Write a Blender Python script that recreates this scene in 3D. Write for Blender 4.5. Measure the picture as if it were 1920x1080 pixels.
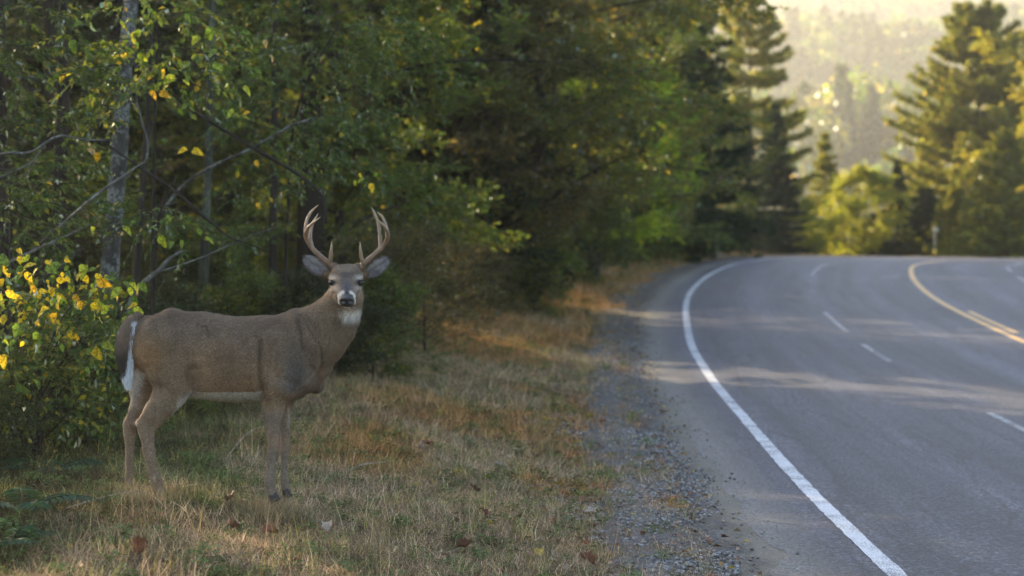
import bpy, bmesh, math, random
import numpy as np
from mathutils import Vector, Matrix, Quaternion
S = bpy.context.scene
for o in list(bpy.data.objects): bpy.data.objects.remove(o)
COL = S.collection
R = math.radians

# ------------------------------------------------------------------ camera, world, sun, exposure
EYE = 1.456
cam_d = bpy.data.cameras.new('camera'); cam = bpy.data.objects.new('camera', cam_d); COL.objects.link(cam)
cam.location = (0, 0, EYE); cam.rotation_euler = (R(90 - 1.59), 0, 0)
cam_d.lens = 67.5; cam_d.sensor_width = 36; cam_d.clip_start = 0.1; cam_d.clip_end = 6000
cam_d.dof.use_dof = True; cam_d.dof.focus_distance = 10.7; cam_d.dof.aperture_fstop = 2.0
S.camera = cam
SUN_AZ, SUN_EL = -44.0, 20.0          # azimuth from +Y towards +X, elevation
w = bpy.data.worlds.new('World'); S.world = w; w.use_nodes = True
nt = w.node_tree; nt.nodes.clear()
sk = nt.nodes.new('ShaderNodeTexSky'); sk.sky_type = 'NISHITA'; sk.sun_disc = False
sk.sun_elevation = R(SUN_EL); sk.sun_rotation = R(SUN_AZ); sk.air_density = 1.0; sk.dust_density = 1.8; sk.ozone_density = 1.0
bg = nt.nodes.new('ShaderNodeBackground'); bg.inputs[1].default_value = 0.15
wo = nt.nodes.new('ShaderNodeOutputWorld')
nt.links.new(sk.outputs[0], bg.inputs[0]); nt.links.new(bg.outputs[0], wo.inputs[0])
sd = bpy.data.lights.new('sun', 'SUN'); sd.energy = 5.0; sd.angle = R(0.6); sd.color = (1.0, 0.79, 0.50)
sun = bpy.data.objects.new('sun', sd); COL.objects.link(sun)
sv = Vector((math.sin(R(SUN_AZ)) * math.cos(R(SUN_EL)), math.cos(R(SUN_AZ)) * math.cos(R(SUN_EL)), math.sin(R(SUN_EL))))
sun.rotation_euler = sv.to_track_quat('Z', 'Y').to_euler(); sun.location = sv * 60
S.view_settings.view_transform = 'Standard'; S.view_settings.look = 'None'
S.view_settings.exposure = 1.92; S.view_settings.gamma = 1.0
S.view_settings.use_curve_mapping = False
S.render.engine = 'CYCLES'
S.cycles.max_bounces = 6; S.cycles.diffuse_bounces = 3; S.cycles.transmission_bounces = 3; S.cycles.volume_bounces = 0
S.cycles.sample_clamp_indirect = 4.0

# ------------------------------------------------------------------ helpers
rng = np.random.default_rng(7)
def X(px, d): return (px - 960) / 3600 * d
def Zp(py, d): return EYE + (440 - py) / 3600 * d
def sm(a, b, x):
    t = np.clip((np.asarray(x, float) - a) / (b - a), 0, 1); return t * t * (3 - 2 * t)
def norm(v):
    v = np.asarray(v, float); return v / np.maximum(np.linalg.norm(v, axis=-1, keepdims=True), 1e-9)
def vnoise(x, y, s=1.0, seed=0):
    x = np.asarray(x, float) * s + seed * 17.3; y = np.asarray(y, float) * s + seed * 9.1
    xi = np.floor(x); yi = np.floor(y); fx = x - xi; fy = y - yi
    fx = fx * fx * (3 - 2 * fx); fy = fy * fy * (3 - 2 * fy)
    def h(a, b):
        v = np.sin(a * 127.1 + b * 311.7 + seed * 3.7) * 43758.5453; return v - np.floor(v)
    return (h(xi, yi) * (1 - fx) + h(xi + 1, yi) * fx) * (1 - fy) + (h(xi, yi + 1) * (1 - fx) + h(xi + 1, yi + 1) * fx) * fy
def fbm(x, y, s=1.0, seed=0, n=4):
    r = 0; a = 0.5
    for i in range(n): r = r + a * vnoise(x, y, s * 2 ** i, seed + i); a *= .5
    return r

def mesh(name, V, F, mat=None, col=None, smooth=False, uv=None):
    V = np.ascontiguousarray(V, dtype=np.float32); F = np.ascontiguousarray(F, dtype=np.int32)
    k = F.shape[1]; me = bpy.data.meshes.new(name)
    me.vertices.add(len(V)); me.vertices.foreach_set('co', V.ravel())
    me.loops.add(F.size); me.loops.foreach_set('vertex_index', F.ravel())
    me.polygons.add(len(F)); me.polygons.foreach_set('loop_start', np.arange(0, F.size, k, dtype=np.int32))
    me.update(calc_edges=True)
    if smooth: me.polygons.foreach_set('use_smooth', np.ones(len(F), dtype=bool))
    if col is not None:
        c = np.ones((len(V), 4), np.float32); c[:, :3] = np.asarray(col)[:, :3]
        a = me.color_attributes.new('col', 'FLOAT_COLOR', 'POINT'); a.data.foreach_set('color', c.ravel())
    if mat: me.materials.append(mat)
    return me
def obj(name, me, parent=None, loc=None, kind=None):
    o = bpy.data.objects.new(name, me); COL.objects.link(o)
    if parent: o.parent = parent
    if loc is not None: o.location = loc
    if kind: o['kind'] = kind
    return o
def tag(o, label, cat, group=None, kind=None):
    if label: o['label'] = label
    if cat: o['category'] = cat
    if group: o['group'] = group
    if kind: o['kind'] = kind
    return o
def thing(name, label, cat, loc=(0, 0, 0), rz=0, group=None):
    o = bpy.data.objects.new(name, None); COL.objects.link(o); o.location = loc; o.rotation_euler = (0, 0, rz)
    o.empty_display_size = .2
    return tag(o, label, cat, group)
def copy_tree(o, parent=None):
    c = o.copy(); COL.objects.link(c); c.parent = parent
    for ch in list(o.children): copy_tree(ch, c)
    return c
class MB:                                   # collects triangle geometry
    def __init__(s): s.V = []; s.F = []; s.C = []; s.n = 0
    def add(s, V, F, c=None):
        V = np.asarray(V, float).reshape(-1, 3); F = np.asarray(F, int).reshape(-1, 3)
        s.V.append(V); s.F.append(F + s.n); s.n += len(V)
        if c is None: c = (.5, .5, .5)
        c = np.asarray(c, float); s.C.append(np.broadcast_to(c, (len(V), 3)))
    def mesh(s, name, mat, smooth=False):
        return mesh(name, np.concatenate(s.V), np.concatenate(s.F), mat, np.concatenate(s.C), smooth)
def spline(P, n):                            # catmull-rom through points (any width)
    P = np.asarray(P, float); k = len(P)
    if k == 2:
        t = np.linspace(0, 1, n)[:, None]; return P[0] * (1 - t) + P[1] * t
    Q = np.vstack([2 * P[0] - P[1], P, 2 * P[-1] - P[-2]])
    t = np.linspace(0, k - 1 - 1e-6, n); i = t.astype(int); f = (t - i)[:, None]
    a, b, c, d = Q[i], Q[i + 1], Q[i + 2], Q[i + 3]
    return .5 * (2 * b + (c - a) * f + (2 * a - 5 * b + 4 * c - d) * f ** 2 + (3 * b - a - 3 * c + d) * f ** 3)
def tube(P, r, seg=8, cap=True, rough=0):
    P = np.asarray(P, float); n = len(P); r = np.broadcast_to(np.asarray(r, float), (n,))
    T = norm(np.gradient(P, axis=0)); u = np.cross(T[0], (0.3, 1, .2)); u = norm(u); V = []
    for i in range(n):
        u = norm(u - T[i] * np.dot(u, T[i])); v = np.cross(T[i], u)
        a = np.linspace(0, 2 * np.pi, seg, endpoint=False)
        rr = r[i] * (1 + (rng.uniform(-rough, rough, seg) if rough else 0))
        V.append(P[i] + (np.cos(a) * rr)[:, None] * u + (np.sin(a) * rr)[:, None] * v)
    V = np.vstack(V); F = []
    for i in range(n - 1):
        for j in range(seg):
            a = i * seg + j; b = i * seg + (j + 1) % seg
            F += [(a, b, b + seg), (a, b + seg, a + seg)]
    if cap:
        V = np.vstack([V, P[0], P[-1]]); m = n * seg
        for j in range(seg):
            F.append((m, (j + 1) % seg, j)); F.append((m + 1, (n - 1) * seg + j, (n - 1) * seg + (j + 1) % seg))
    return V, np.array(F)
def prisms(P0, P1, r0, r1):                  # many thin twigs at once
    P0 = np.asarray(P0, float); P1 = np.asarray(P1, float); N = len(P0)
    T = norm(P1 - P0); u = norm(np.cross(T, np.array([.31, .2, .93]) + 0 * T)); v = np.cross(T, u)
    V = np.zeros((N, 6, 3)); r0 = np.broadcast_to(r0, (N,))[:, None]; r1 = np.broadcast_to(r1, (N,))[:, None]
    for k in range(3):
        a = 2 * np.pi * k / 3; dd = math.cos(a) * u + math.sin(a) * v
        V[:, k] = P0 + dd * r0; V[:, 3 + k] = P1 + dd * r1
    f = np.array([(0, 1, 4), (0, 4, 3), (1, 2, 5), (1, 5, 4), (2, 0, 3), (2, 3, 5)])
    F = (f[None] + (np.arange(N) * 6)[:, None, None]).reshape(-1, 3)
    return V.reshape(-1, 3), F
def leafquads(B, D, Nn, L, W, fold=.18, droop=.15, r=None):
    N = len(B); D = norm(D); Sd = norm(np.cross(D, Nn)); Nn = np.cross(Sd, D)
    L = np.broadcast_to(L, (N,))[:, None]; W = np.broadcast_to(W, (N,))[:, None]
    V = np.zeros((N, 4, 3)); V[:, 0] = B
    V[:, 1] = B + D * L * .45 + Sd * W * .5 + Nn * W * fold
    V[:, 2] = B + D * L - Nn * L * droop
    V[:, 3] = B + D * L * .45 - Sd * W * .5 + Nn * W * fold
    f = np.array([(0, 1, 2), (0, 2, 3)]); F = (f[None] + (np.arange(N) * 4)[:, None, None]).reshape(-1, 3)
    return V.reshape(-1, 3), F
def pick(pal, N, r=None):                    # palette: list of (weight, (r,g,b)); gives N colours with jitter
    r = r or rng
    w_ = np.array([p[0] for p in pal], float); w_ /= w_.sum(); c = np.array([p[1] for p in pal])
    i = r.choice(len(pal), N, p=w_)
    return c[i] * r.uniform(.72, 1.3, (N, 1)) * r.uniform(.92, 1.08, (N, 3))

# ------------------------------------------------------------------ materials
def newmat(name):
    m = bpy.data.materials.new(name); m.use_nodes = True; m.node_tree.nodes.clear()
    return m, m.node_tree.nodes, m.node_tree.links
def N(nd, t, **kw):
    n = nd.new('ShaderNode' + t)
    for k, v in kw.items():
        if k.startswith('i_'): n.inputs[int(k[2:])].default_value = v
        else: setattr(n, k, v)
    return n
def noise(nd, ln, scale, detail=4, rough=.6, coord='Object', stretch=None, vec=None):
    if vec is None:
        tc = N(nd, 'TexCoord'); vec = tc.outputs[coord]
    if stretch:
        mp = N(nd, 'Mapping'); mp.inputs['Scale'].default_value = stretch; ln.new(vec, mp.inputs[0]); vec = mp.outputs[0]
    n = N(nd, 'TexNoise'); n.inputs['Scale'].default_value = scale; n.inputs['Detail'].default_value = detail; n.inputs['Roughness'].default_value = rough
    ln.new(vec, n.inputs['Vector']); return n
def ramp(nd, ln, src, stops):
    r = N(nd, 'ValToRGB'); e = r.color_ramp.elements
    while len(e) > 1: e.remove(e[-1])
    e[0].position = stops[0][0]; e[0].color = (*stops[0][1], 1) if not isinstance(stops[0][1], float) else (stops[0][1],) * 3 + (1,)
    for p, c in stops[1:]:
        x = e.new(p); x.color = (*c, 1) if not isinstance(c, float) else (c, c, c, 1)
    ln.new(src, r.inputs[0]); return r
def mixc(nd, ln, a, b, f, mode='MIX'):
    m = N(nd, 'MixRGB', blend_type=mode)
    for i, s in ((0, f), (1, a), (2, b)):
        if hasattr(s, 'is_output') or hasattr(s, 'links'): ln.new(s, m.inputs[i])
        elif i == 0: m.inputs[0].default_value = s
        else: m.inputs[i].default_value = (*s, 1)
    return m.outputs[0]
def principled(name, colfn, rough=.8, bump=None, bdist=.01, spec=.3, sub=None):
    m, nd, ln = newmat(name); p = N(nd, 'BsdfPrincipled'); o = N(nd, 'OutputMaterial')
    c = colfn(nd, ln)
    if isinstance(c, tuple): p.inputs['Base Color'].default_value = (*c, 1)
    else: ln.new(c, p.inputs['Base Color'])
    p.inputs['Roughness'].default_value = rough; p.inputs['Specular IOR Level'].default_value = spec
    if bump:
        b = N(nd, 'Bump'); b.inputs['Distance'].default_value = bdist; b.inputs['Strength'].default_value = 1
        ln.new(bump(nd, ln), b.inputs['Height']); ln.new(b.outputs[0], p.inputs['Normal'])
    ln.new(p.outputs[0], o.inputs[0]); return m
def leafmat(name, trans=.45, gloss=.1, rough=.45):
    m, nd, ln = newmat(name); a = N(nd, 'Attribute', attribute_name='col')
    n = noise(nd, ln, 30, 3); r = ramp(nd, ln, n.outputs[0], [(.3, (.7, .7, .7)), (.7, (1.2, 1.2, 1.2))])
    oi = N(nd, 'ObjectInfo'); r2 = ramp(nd, ln, oi.outputs['Random'], [(0, (.85, .88, .85)), (1, (1.15, 1.1, 1.0))])
    c = mixc(nd, ln, a.outputs[0], r.outputs[0], 1.0, 'MULTIPLY'); c = mixc(nd, ln, c, r2.outputs[0], 1.0, 'MULTIPLY')
    d = N(nd, 'BsdfDiffuse'); t = N(nd, 'BsdfTranslucent'); g = N(nd, 'BsdfGlossy'); g.inputs['Roughness'].default_value = rough
    g.inputs['Color'].default_value = (.6, .65, .6, 1)
    tc = mixc(nd, ln, c, (1.6, 1.5, .7), 1.0, 'MULTIPLY')
    ln.new(c, d.inputs[0]); ln.new(tc, t.inputs[0])
    m1 = N(nd, 'MixShader'); m1.inputs[0].default_value = trans; ln.new(d.outputs[0], m1.inputs[1]); ln.new(t.outputs[0], m1.inputs[2])
    fr = N(nd, 'Fresnel'); mm = N(nd, 'Math', operation='MULTIPLY'); mm.inputs[1].default_value = gloss * 6; ln.new(fr.outputs[0], mm.inputs[0])
    m2 = N(nd, 'MixShader'); ln.new(mm.outputs[0], m2.inputs[0]); ln.new(m1.outputs[0], m2.inputs[1]); ln.new(g.outputs[0], m2.inputs[2])
    o = N(nd, 'OutputMaterial'); ln.new(m2.outputs[0], o.inputs[0]); return m
M_leaf = leafmat('leaf', .48, .05)
M_needle = leafmat('needle', .42, .02)
M_grass = None
def bark(name, a, b, lichen, lf=.55, sc=14):
    a, b, lichen = (tuple(v * .62 for v in c_) for c_ in (a, b, lichen))
    def c(nd, ln):
        n = noise(nd, ln, sc, 6, .7, stretch=(1, 1, .22)); base = ramp(nd, ln, n.outputs[0], [(.35, a), (.65, b)]).outputs[0]
        l = noise(nd, ln, 5, 5, .7); l2 = noise(nd, ln, 45, 3, .6)
        k = ramp(nd, ln, l.outputs[0], [(lf, 0.0), (lf + .07, 1.0)]); k2 = ramp(nd, ln, l2.outputs[0], [(.4, 0.0), (.55, 1.0)])
        f = mixc(nd, ln, k.outputs[0], k2.outputs[0], 1.0, 'MULTIPLY')
        return mixc(nd, ln, base, lichen, f)
    def h(nd, ln): return noise(nd, ln, sc * 1.5, 6, .7, stretch=(1, 1, .2)).outputs[0]
    return principled(name, c, .9, h, .02, .2)
M_bark_dark = bark('bark_dark', (.018, .015, .012), (.05, .042, .035), (.09, .10, .07), .62)
M_twigbark = bark('bark_twig', (.07, .065, .055), (.20, .185, .165), (.30, .31, .28), .5)
M_bark_grey = bark('bark_grey', (.025, .023, .020), (.10, .092, .082), (.27, .28, .25), .47)
M_bark_pale = bark('bark_pale', (.035, .04, .03), (.10, .105, .08), (.17, .20, .14), .5)
M_bark_pine = bark('bark_pine', (.10, .07, .05), (.22, .17, .13), (.16, .16, .12), .6)

# ------------------------------------------------------------------ terrain shape
EDGE = spline([(2.0, -20), (2.02, 2), (2.10, 11.1), (2.16, 14.5), (2.27, 18.5), (2.42, 23.8), (2.76, 30), (3.70, 40), (5.35, 50),
               (7.35, 58), (10.6, 65), (16, 70.5), (24, 74), (36, 76), (60, 77), (100, 78)], 1200)
_seg = np.r_[0, np.cumsum(np.linalg.norm(np.diff(EDGE, axis=0), axis=1))]
def edge_at(s):                              # position and right-hand normal at arclength s
    p = np.stack([np.interp(s, _seg, EDGE[:, 0]), np.interp(s, _seg, EDGE[:, 1])], -1)
    q = np.stack([np.interp(s + .5, _seg, EDGE[:, 0]), np.interp(s + .5, _seg, EDGE[:, 1])], -1)
    o_ = np.stack([np.interp(s - .5, _seg, EDGE[:, 0]), np.interp(s - .5, _seg, EDGE[:, 1])], -1)
    t = norm(q - o_); return p, np.stack([t[..., 1], -t[..., 0]], -1)
_E = EDGE[::4]; _T = norm(np.gradient(_E, axis=0)); _Nr = np.stack([_T[:, 1], -_T[:, 0]], -1)
def offs(x, y):                              # signed distance from edge line (+ = on the road side)
    x = np.atleast_1d(x).astype(float); y = np.atleast_1d(y).astype(float); out = np.zeros(x.shape)
    fx = x.ravel(); fy = y.ravel(); o = out.ravel()
    for i in range(0, len(fx), 20000):
        dx = fx[i:i + 20000, None] - _E[None, :, 0]; dy = fy[i:i + 20000, None] - _E[None, :, 1]
        k = np.argmin(dx * dx + dy * dy, 1); r = np.arange(len(k))
        sg = np.sign(dx[r, k] * _Nr[k, 0] + dy[r, k] * _Nr[k, 1]); o[i:i + 20000] = sg * np.sqrt(dx[r, k] ** 2 + dy[r, k] ** 2)
    return o.reshape(x.shape)
def roadz(x, y):
    y = np.asarray(y, float)
    z = -.394 + 1.13 * sm(12, 65, y)
    z = z - .006 * np.clip(y - 65, 0, 11) - .0022 * np.clip(y - 76, 0, 20) ** 2 - .09 * np.clip(y - 96, 0, 120)
    return z - .013 * np.clip(np.asarray(x, float) - 8, 0, 40) * sm(40, 60, y)
def ground_z(x, y, o=None, rough=True):
    x = np.asarray(x, float); y = np.asarray(y, float)
    if o is None: o = offs(x, y).reshape(x.shape)
    v = .39 * sm(1.25, 4.1, -o) * (1 - .55 * sm(30, 60, y)) * (1 - sm(6, 10, x))
    z = roadz(x, y) + v - .05 * sm(-1.5, -1.0, o)
    z = z + .05 * np.clip(-o - 5, 0, 30) * (1 - sm(60, 80, y)) * .6
    if rough:
        k = sm(1.25, 2.3, -o)
        z = z + k * ((fbm(x, y, .7, 3) - .47) * .22 + (fbm(x, y, 4, 5, 3) - .45) * .05)
    return z
def gz(x, y): return float(ground_z(np.array([float(x)]), np.array([float(y)]))[0])

# ------------------------------------------------------------------ ground, gravel shoulder, road
def grid(xs, ys):
    Xg, Yg = np.meshgrid(xs, ys); nx, ny = len(xs), len(ys)
    a = (np.arange(ny - 1)[:, None] * nx + np.arange(nx - 1)[None]).ravel()
    F = np.stack([a, a + 1, a + nx + 1, a + nx], -1); return Xg.ravel(), Yg.ravel(), F
def gnd_col(nd, ln):
    a = N(nd, 'Attribute', attribute_name='col')
    n1 = noise(nd, ln, 26, 6, .75); n2 = noise(nd, ln, 140, 4, .7)
    r1 = ramp(nd, ln, n1.outputs[0], [(.3, (.45, .45, .45)), (.7, (1.35, 1.3, 1.25))])
    r2 = ramp(nd, ln, n2.outputs[0], [(.35, (.55, .52, .5)), (.65, (1.35, 1.35, 1.3))])
    return mixc(nd, ln, mixc(nd, ln, a.outputs[0], r1.outputs[0], 1, 'MULTIPLY'), r2.outputs[0], 1, 'MULTIPLY')
M_ground = principled('ground_soil', gnd_col, .95, lambda nd, ln: noise(nd, ln, 60, 6, .75).outputs[0], .03, .1)
xs = np.r_[np.arange(-70, -8, 1.5), np.arange(-8, 11, .16), np.arange(11, 40, .8), np.arange(40, 101, 4)]
ys = np.r_[np.arange(-20, 6, 1.0), np.arange(6, 28, .16), np.arange(28, 80, .4), np.arange(80, 141, 2)]
gx, gy, gF = grid(xs, ys); go_ = offs(gx, gy)
gzv = ground_z(gx, gy, go_)
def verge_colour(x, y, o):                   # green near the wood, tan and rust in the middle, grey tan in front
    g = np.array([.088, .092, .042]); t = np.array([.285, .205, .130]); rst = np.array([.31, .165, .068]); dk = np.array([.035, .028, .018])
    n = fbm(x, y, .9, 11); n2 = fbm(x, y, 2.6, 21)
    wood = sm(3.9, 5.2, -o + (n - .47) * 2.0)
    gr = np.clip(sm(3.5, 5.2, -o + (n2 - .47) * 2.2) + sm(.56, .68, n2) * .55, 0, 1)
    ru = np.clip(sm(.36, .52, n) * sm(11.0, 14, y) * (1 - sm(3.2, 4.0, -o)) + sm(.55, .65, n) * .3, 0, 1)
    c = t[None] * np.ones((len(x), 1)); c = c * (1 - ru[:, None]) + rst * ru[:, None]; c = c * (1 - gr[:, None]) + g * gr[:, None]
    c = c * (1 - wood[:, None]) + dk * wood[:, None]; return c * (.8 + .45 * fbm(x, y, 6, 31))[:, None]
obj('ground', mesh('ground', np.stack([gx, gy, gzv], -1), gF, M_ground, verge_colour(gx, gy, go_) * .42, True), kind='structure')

def gravel_col(nd, ln):
    v = N(nd, 'TexVoronoi'); tc = N(nd, 'TexCoord'); v.inputs['Scale'].default_value = 55; ln.new(tc.outputs['Object'], v.inputs['Vector'])
    r = ramp(nd, ln, v.outputs['Color'], [(0, (.03, .03, .032)), (.5, (.085, .082, .082)), (1, (.20, .19, .185))])
    n = noise(nd, ln, 2.2, 5, .7); k = ramp(nd, ln, n.outputs[0], [(.44, 0.0), (.6, 1.0)])
    n3 = noise(nd, ln, 200, 3, .6); dirt = ramp(nd, ln, n3.outputs[0], [(.35, (.07, .06, .048)), (.65, (.17, .145, .115))])
    c = mixc(nd, ln, r.outputs[0], dirt.outputs[0], k.outputs[0])
    at = N(nd, 'Attribute', attribute_name='uv_road'); sx = N(nd, 'SeparateXYZ'); ln.new(at.outputs['Vector'], sx.inputs[0]); wn = noise(nd, ln, 1.1, 5, .75, vec=at.outputs['Vector'], stretch=(2, 1, 1))
    ad = N(nd, 'Math', operation='MULTIPLY_ADD'); ad.inputs[1].default_value = .9; ln.new(wn.outputs[0], ad.inputs[0]); ln.new(sx.outputs[0], ad.inputs[2])
    mr = N(nd, 'MapRange'); mr.inputs[1].default_value = -.42; mr.inputs[2].default_value = -.20; ln.new(ad.outputs[0], mr.inputs[0])
    mr2 = N(nd, 'MapRange'); mr2.inputs[1].default_value = -1.0; mr2.inputs[2].default_value = -1.35; ln.new(ad.outputs[0], mr2.inputs[0])
    c = mixc(nd, ln, c, ramp(nd, ln, n3.outputs[0], [(.35, (.13, .12, .10)), (.65, (.25, .225, .185))]).outputs[0], mr.outputs[0])
    return mixc(nd, ln, c, ramp(nd, ln, n3.outputs[0], [(.35, (.06, .045, .03)), (.65, (.19, .15, .10))]).outputs[0], mr2.outputs[0])
def gravel_h(nd, ln):
    v = N(nd, 'TexVoronoi'); tc = N(nd, 'TexCoord'); v.inputs['Scale'].default_value = 55; ln.new(tc.outputs['Object'], v.inputs['Vector'])
    return v.outputs['Distance']
M_gravel = principled('gravel', gravel_col, .9, gravel_h, -.012, .2)
def strip(name, s0, s1, ds, offsets, zoff, mat, parent=None, jit=None, kind=None, col=None):
    s = np.arange(s0, s1 + 1e-6, ds); p, n = edge_at(s); o = np.asarray(offsets, float)
    O = np.broadcast_to(o[None], (len(s), len(o))).copy()
    if jit: O = jit(O, s)
    xy = p[:, None] + n[:, None] * O[..., None]; x = xy[..., 0].ravel(); y = xy[..., 1].ravel()
    z = roadz(x, y) + (zoff(O, s).ravel() if callable(zoff) else zoff)
    ns, no = len(s), len(o); a = (np.arange(ns - 1)[:, None] * no + np.arange(no - 1)[None]).ravel()
    F = np.stack([a, a + no, a + no + 1, a + 1], -1)[:, ::-1]
    me = mesh(name, np.stack([x, y, z], -1), F, mat, None, True)
    at = me.attributes.new('uv_road', 'FLOAT_VECTOR', 'POINT')
    at.data.foreach_set('vector', np.stack([O.ravel(), np.repeat(s, no), 0 * O.ravel()], -1).astype(np.float32).ravel())
    return obj(name, me, parent, kind=kind)
def sh_z(O, s):
    S_ = np.repeat(s[:, None], O.shape[1], 1)
    b = (fbm(O * 3, S_, 3, 41) - .47) * .035
    return b * sm(-.78, -1.0, O) * 1.0 - .0025 - .055 * sm(-1.45, -1.8, O) + 0.03 * sm(-.95, -1.3, O)
strip('gravel_shoulder', 0, 110, .12, np.r_[np.linspace(-1.85, -.6, 14), -.48], sh_z, M_gravel, kind='structure')

def asphalt():
    m, nd, ln = newmat('asphalt'); p = N(nd, 'BsdfPrincipled'); out = N(nd, 'OutputMaterial')
    at = N(nd, 'Attribute', attribute_name='uv_road'); at.attribute_type = 'GEOMETRY'
    tc = N(nd, 'TexCoord')
    fine = noise(nd, ln, 75, 6, .85); mid = noise(nd, ln, 2.0, 5, .65)
    base = ramp(nd, ln, fine.outputs[0], [(.38, (.008, .009, .014)), (.5, (.027, .028, .046)), (.62, (.145, .147, .19))]).outputs[0]
    sp = noise(nd, ln, 34, 2, .5); base = mixc(nd, ln, base, ramp(nd, ln, sp.outputs[0], [(.36, (.45, .45, .47)), (.5, (1, 1, 1)), (.66, (1.9, 1.88, 1.85))]).outputs[0], 1, 'MULTIPLY')
    mm = ramp(nd, ln, mid.outputs[0], [(.3, (.86, .86, .87)), (.7, (1.12, 1.12, 1.12))]).outputs[0]
    c = mixc(nd, ln, base, mm, 1, 'MULTIPLY')
    st = noise(nd, ln, 2.2, 5, .7, vec=at.outputs['Vector'], stretch=(1, .035, 1))      # lengthwise tyre polish
    c = mixc(nd, ln, c, ramp(nd, ln, st.outputs[0], [(.34, (.55, .55, .57)), (.5, (1., 1, 1)), (.66, (1.6, 1.57, 1.5))]).outputs[0], 1, 'MULTIPLY')
    so = N(nd, 'SeparateXYZ'); ln.new(at.outputs['Vector'], so.inputs[0]); wv_ = N(nd, 'Math', operation='MULTIPLY'); wv_.inputs[1].default_value = 2 * math.pi / 1.25; ln.new(so.outputs[0], wv_.inputs[0])
    cs = N(nd, 'Math', operation='COSINE'); ln.new(wv_.outputs[0], cs.inputs[0]); c = mixc(nd, ln, c, ramp(nd, ln, cs.outputs[0], [(0, (.80, .80, .81)), (1, (1.18, 1.17, 1.15))]).outputs[0], 1, 'MULTIPLY')
    ck = noise(nd, ln, .9, 4, .55, vec=at.outputs['Vector'], stretch=(1, .12, 1)); c = mixc(nd, ln, c, ramp(nd, ln, ck.outputs[0], [(.488, (1, 1, 1)), (.4985, (.55, .55, .56)), (.5015, (.55, .55, .56)), (.512, (1, 1, 1))]).outputs[0], 1, 'MULTIPLY')
    sx = N(nd, 'SeparateXYZ'); ln.new(at.outputs['Vector'], sx.inputs[0])
    # dust drifted along the outer rim of the asphalt
    wob = noise(nd, ln, .6, 5, .7, vec=at.outputs['Vector'], stretch=(2, .5, 1))
    a1 = N(nd, 'Math', operation='MULTIPLY_ADD'); a1.inputs[1].default_value = .32; ln.new(wob.outputs[0], a1.inputs[0]); ln.new(sx.outputs[0], a1.inputs[2])
    mr = N(nd, 'MapRange'); mr.inputs[1].default_value = -.02; mr.inputs[2].default_value = -.34; ln.new(a1.outputs[0], mr.inputs[0]); mr.clamp = True
    dn = noise(nd, ln, 60, 4, .7); dr = ramp(nd, ln, dn.outputs[0], [(.42, 0.1), (.6, .95)])
    f = N(nd, 'Math', operation='MULTIPLY'); ln.new(mr.outputs[0], f.inputs[0]); ln.new(dr.outputs[0], f.inputs[1])
    c = mixc(nd, ln, c, (.22, .20, .165), f.outputs[0])
    ln.new(c, p.inputs['Base Color']); p.inputs['Roughness'].default_value = .62; p.inputs['Specular IOR Level'].default_value = .5
    b = N(nd, 'Bump'); b.inputs['Distance'].default_value = .012; ln.new(fine.outputs[0], b.inputs['Height']); ln.new(b.outputs[0], p.inputs['Normal'])
    ln.new(p.outputs[0], out.inputs[0]); return m
M_asphalt = asphalt()
def rjit(O, s):
    O[:, 0] += (fbm(s, s * 0, 1.5, 51) - .47) * .25 + (fbm(s, s * 0, 7, 52) - .47) * .09; return O
road = strip('road', 0, 170, .1, [-.60, -.3, 0, .6, 1.2, 2.4, 3.6, 5, 6.3, 7.5, 8.8, 10.2], 0.0, M_asphalt, jit=rjit, kind='structure')
def paint(name, col_, wear):
    m, nd, ln = newmat(name); p = N(nd, 'BsdfPrincipled'); out = N(nd, 'OutputMaterial'); tr = N(nd, 'BsdfTransparent'); mx = N(nd, 'MixShader')
    n = noise(nd, ln, 90, 5, .75); n2 = noise(nd, ln, 4, 4, .6)
    c = ramp(nd, ln, n.outputs[0], [(.3, tuple(v * .6 for v in col_)), (.55, col_), (.8, tuple(min(.85, v * 1.15) for v in col_))]).outputs[0]
    ad = N(nd, 'Math', operation='MULTIPLY_ADD'); ad.inputs[1].default_value = .35; ln.new(n2.outputs[0], ad.inputs[0]); ln.new(n.outputs[0], ad.inputs[2])
    k = ramp(nd, ln, ad.outputs[0], [(wear, 0.0), (wear + .05, 1.0)])
    ln.new(c, p.inputs['Base Color']); p.inputs['Roughness'].default_value = .6
    ln.new(k.outputs[0], mx.inputs[0]); ln.new(tr.outputs[0], mx.inputs[1]); ln.new(p.outputs[0], mx.inputs[2]); ln.new(mx.outputs[0], out.inputs[0])
    return m
M_white = paint('white_paint', (.58, .59, .62), .60)
M_white_worn = paint('worn_white_paint', (.46, .46, .46), .66)
M_yellow = paint('yellow_paint', (.60, .36, .12), .50)
def ljit(O, s):
    O[:, 0] += rng.uniform(-.006, .006, len(s)); O[:, -1] += rng.uniform(-.006, .006, len(s)); return O
strip('edge_line', 0, 165, .06 if False else .1, [-.055, 0, .055], .004, M_white, road, ljit)
strip('yellow_line', 10, 165, .2, [4.88, 4.94, 5.0], .004, M_yellow, road)
strip('yellow_line', 50.5, 55.5, .2, [5.09, 5.14, 5.19], .004, M_yellow, road)
for a, b in ((24, 27), (36.5, 39.4), (45.4, 48.2), (50.5, 55), (68, 76)):
    strip('lane_dash', a, b, .2, [2.46, 2.5, 2.545], .004, M_white_worn, road)
for a, b in ((66, 69), (72, 76), (80, 83)):
    strip('lane_dash', a, b, .2, [7.45, 7.5, 7.56], .004, M_white_worn, road)

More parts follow.
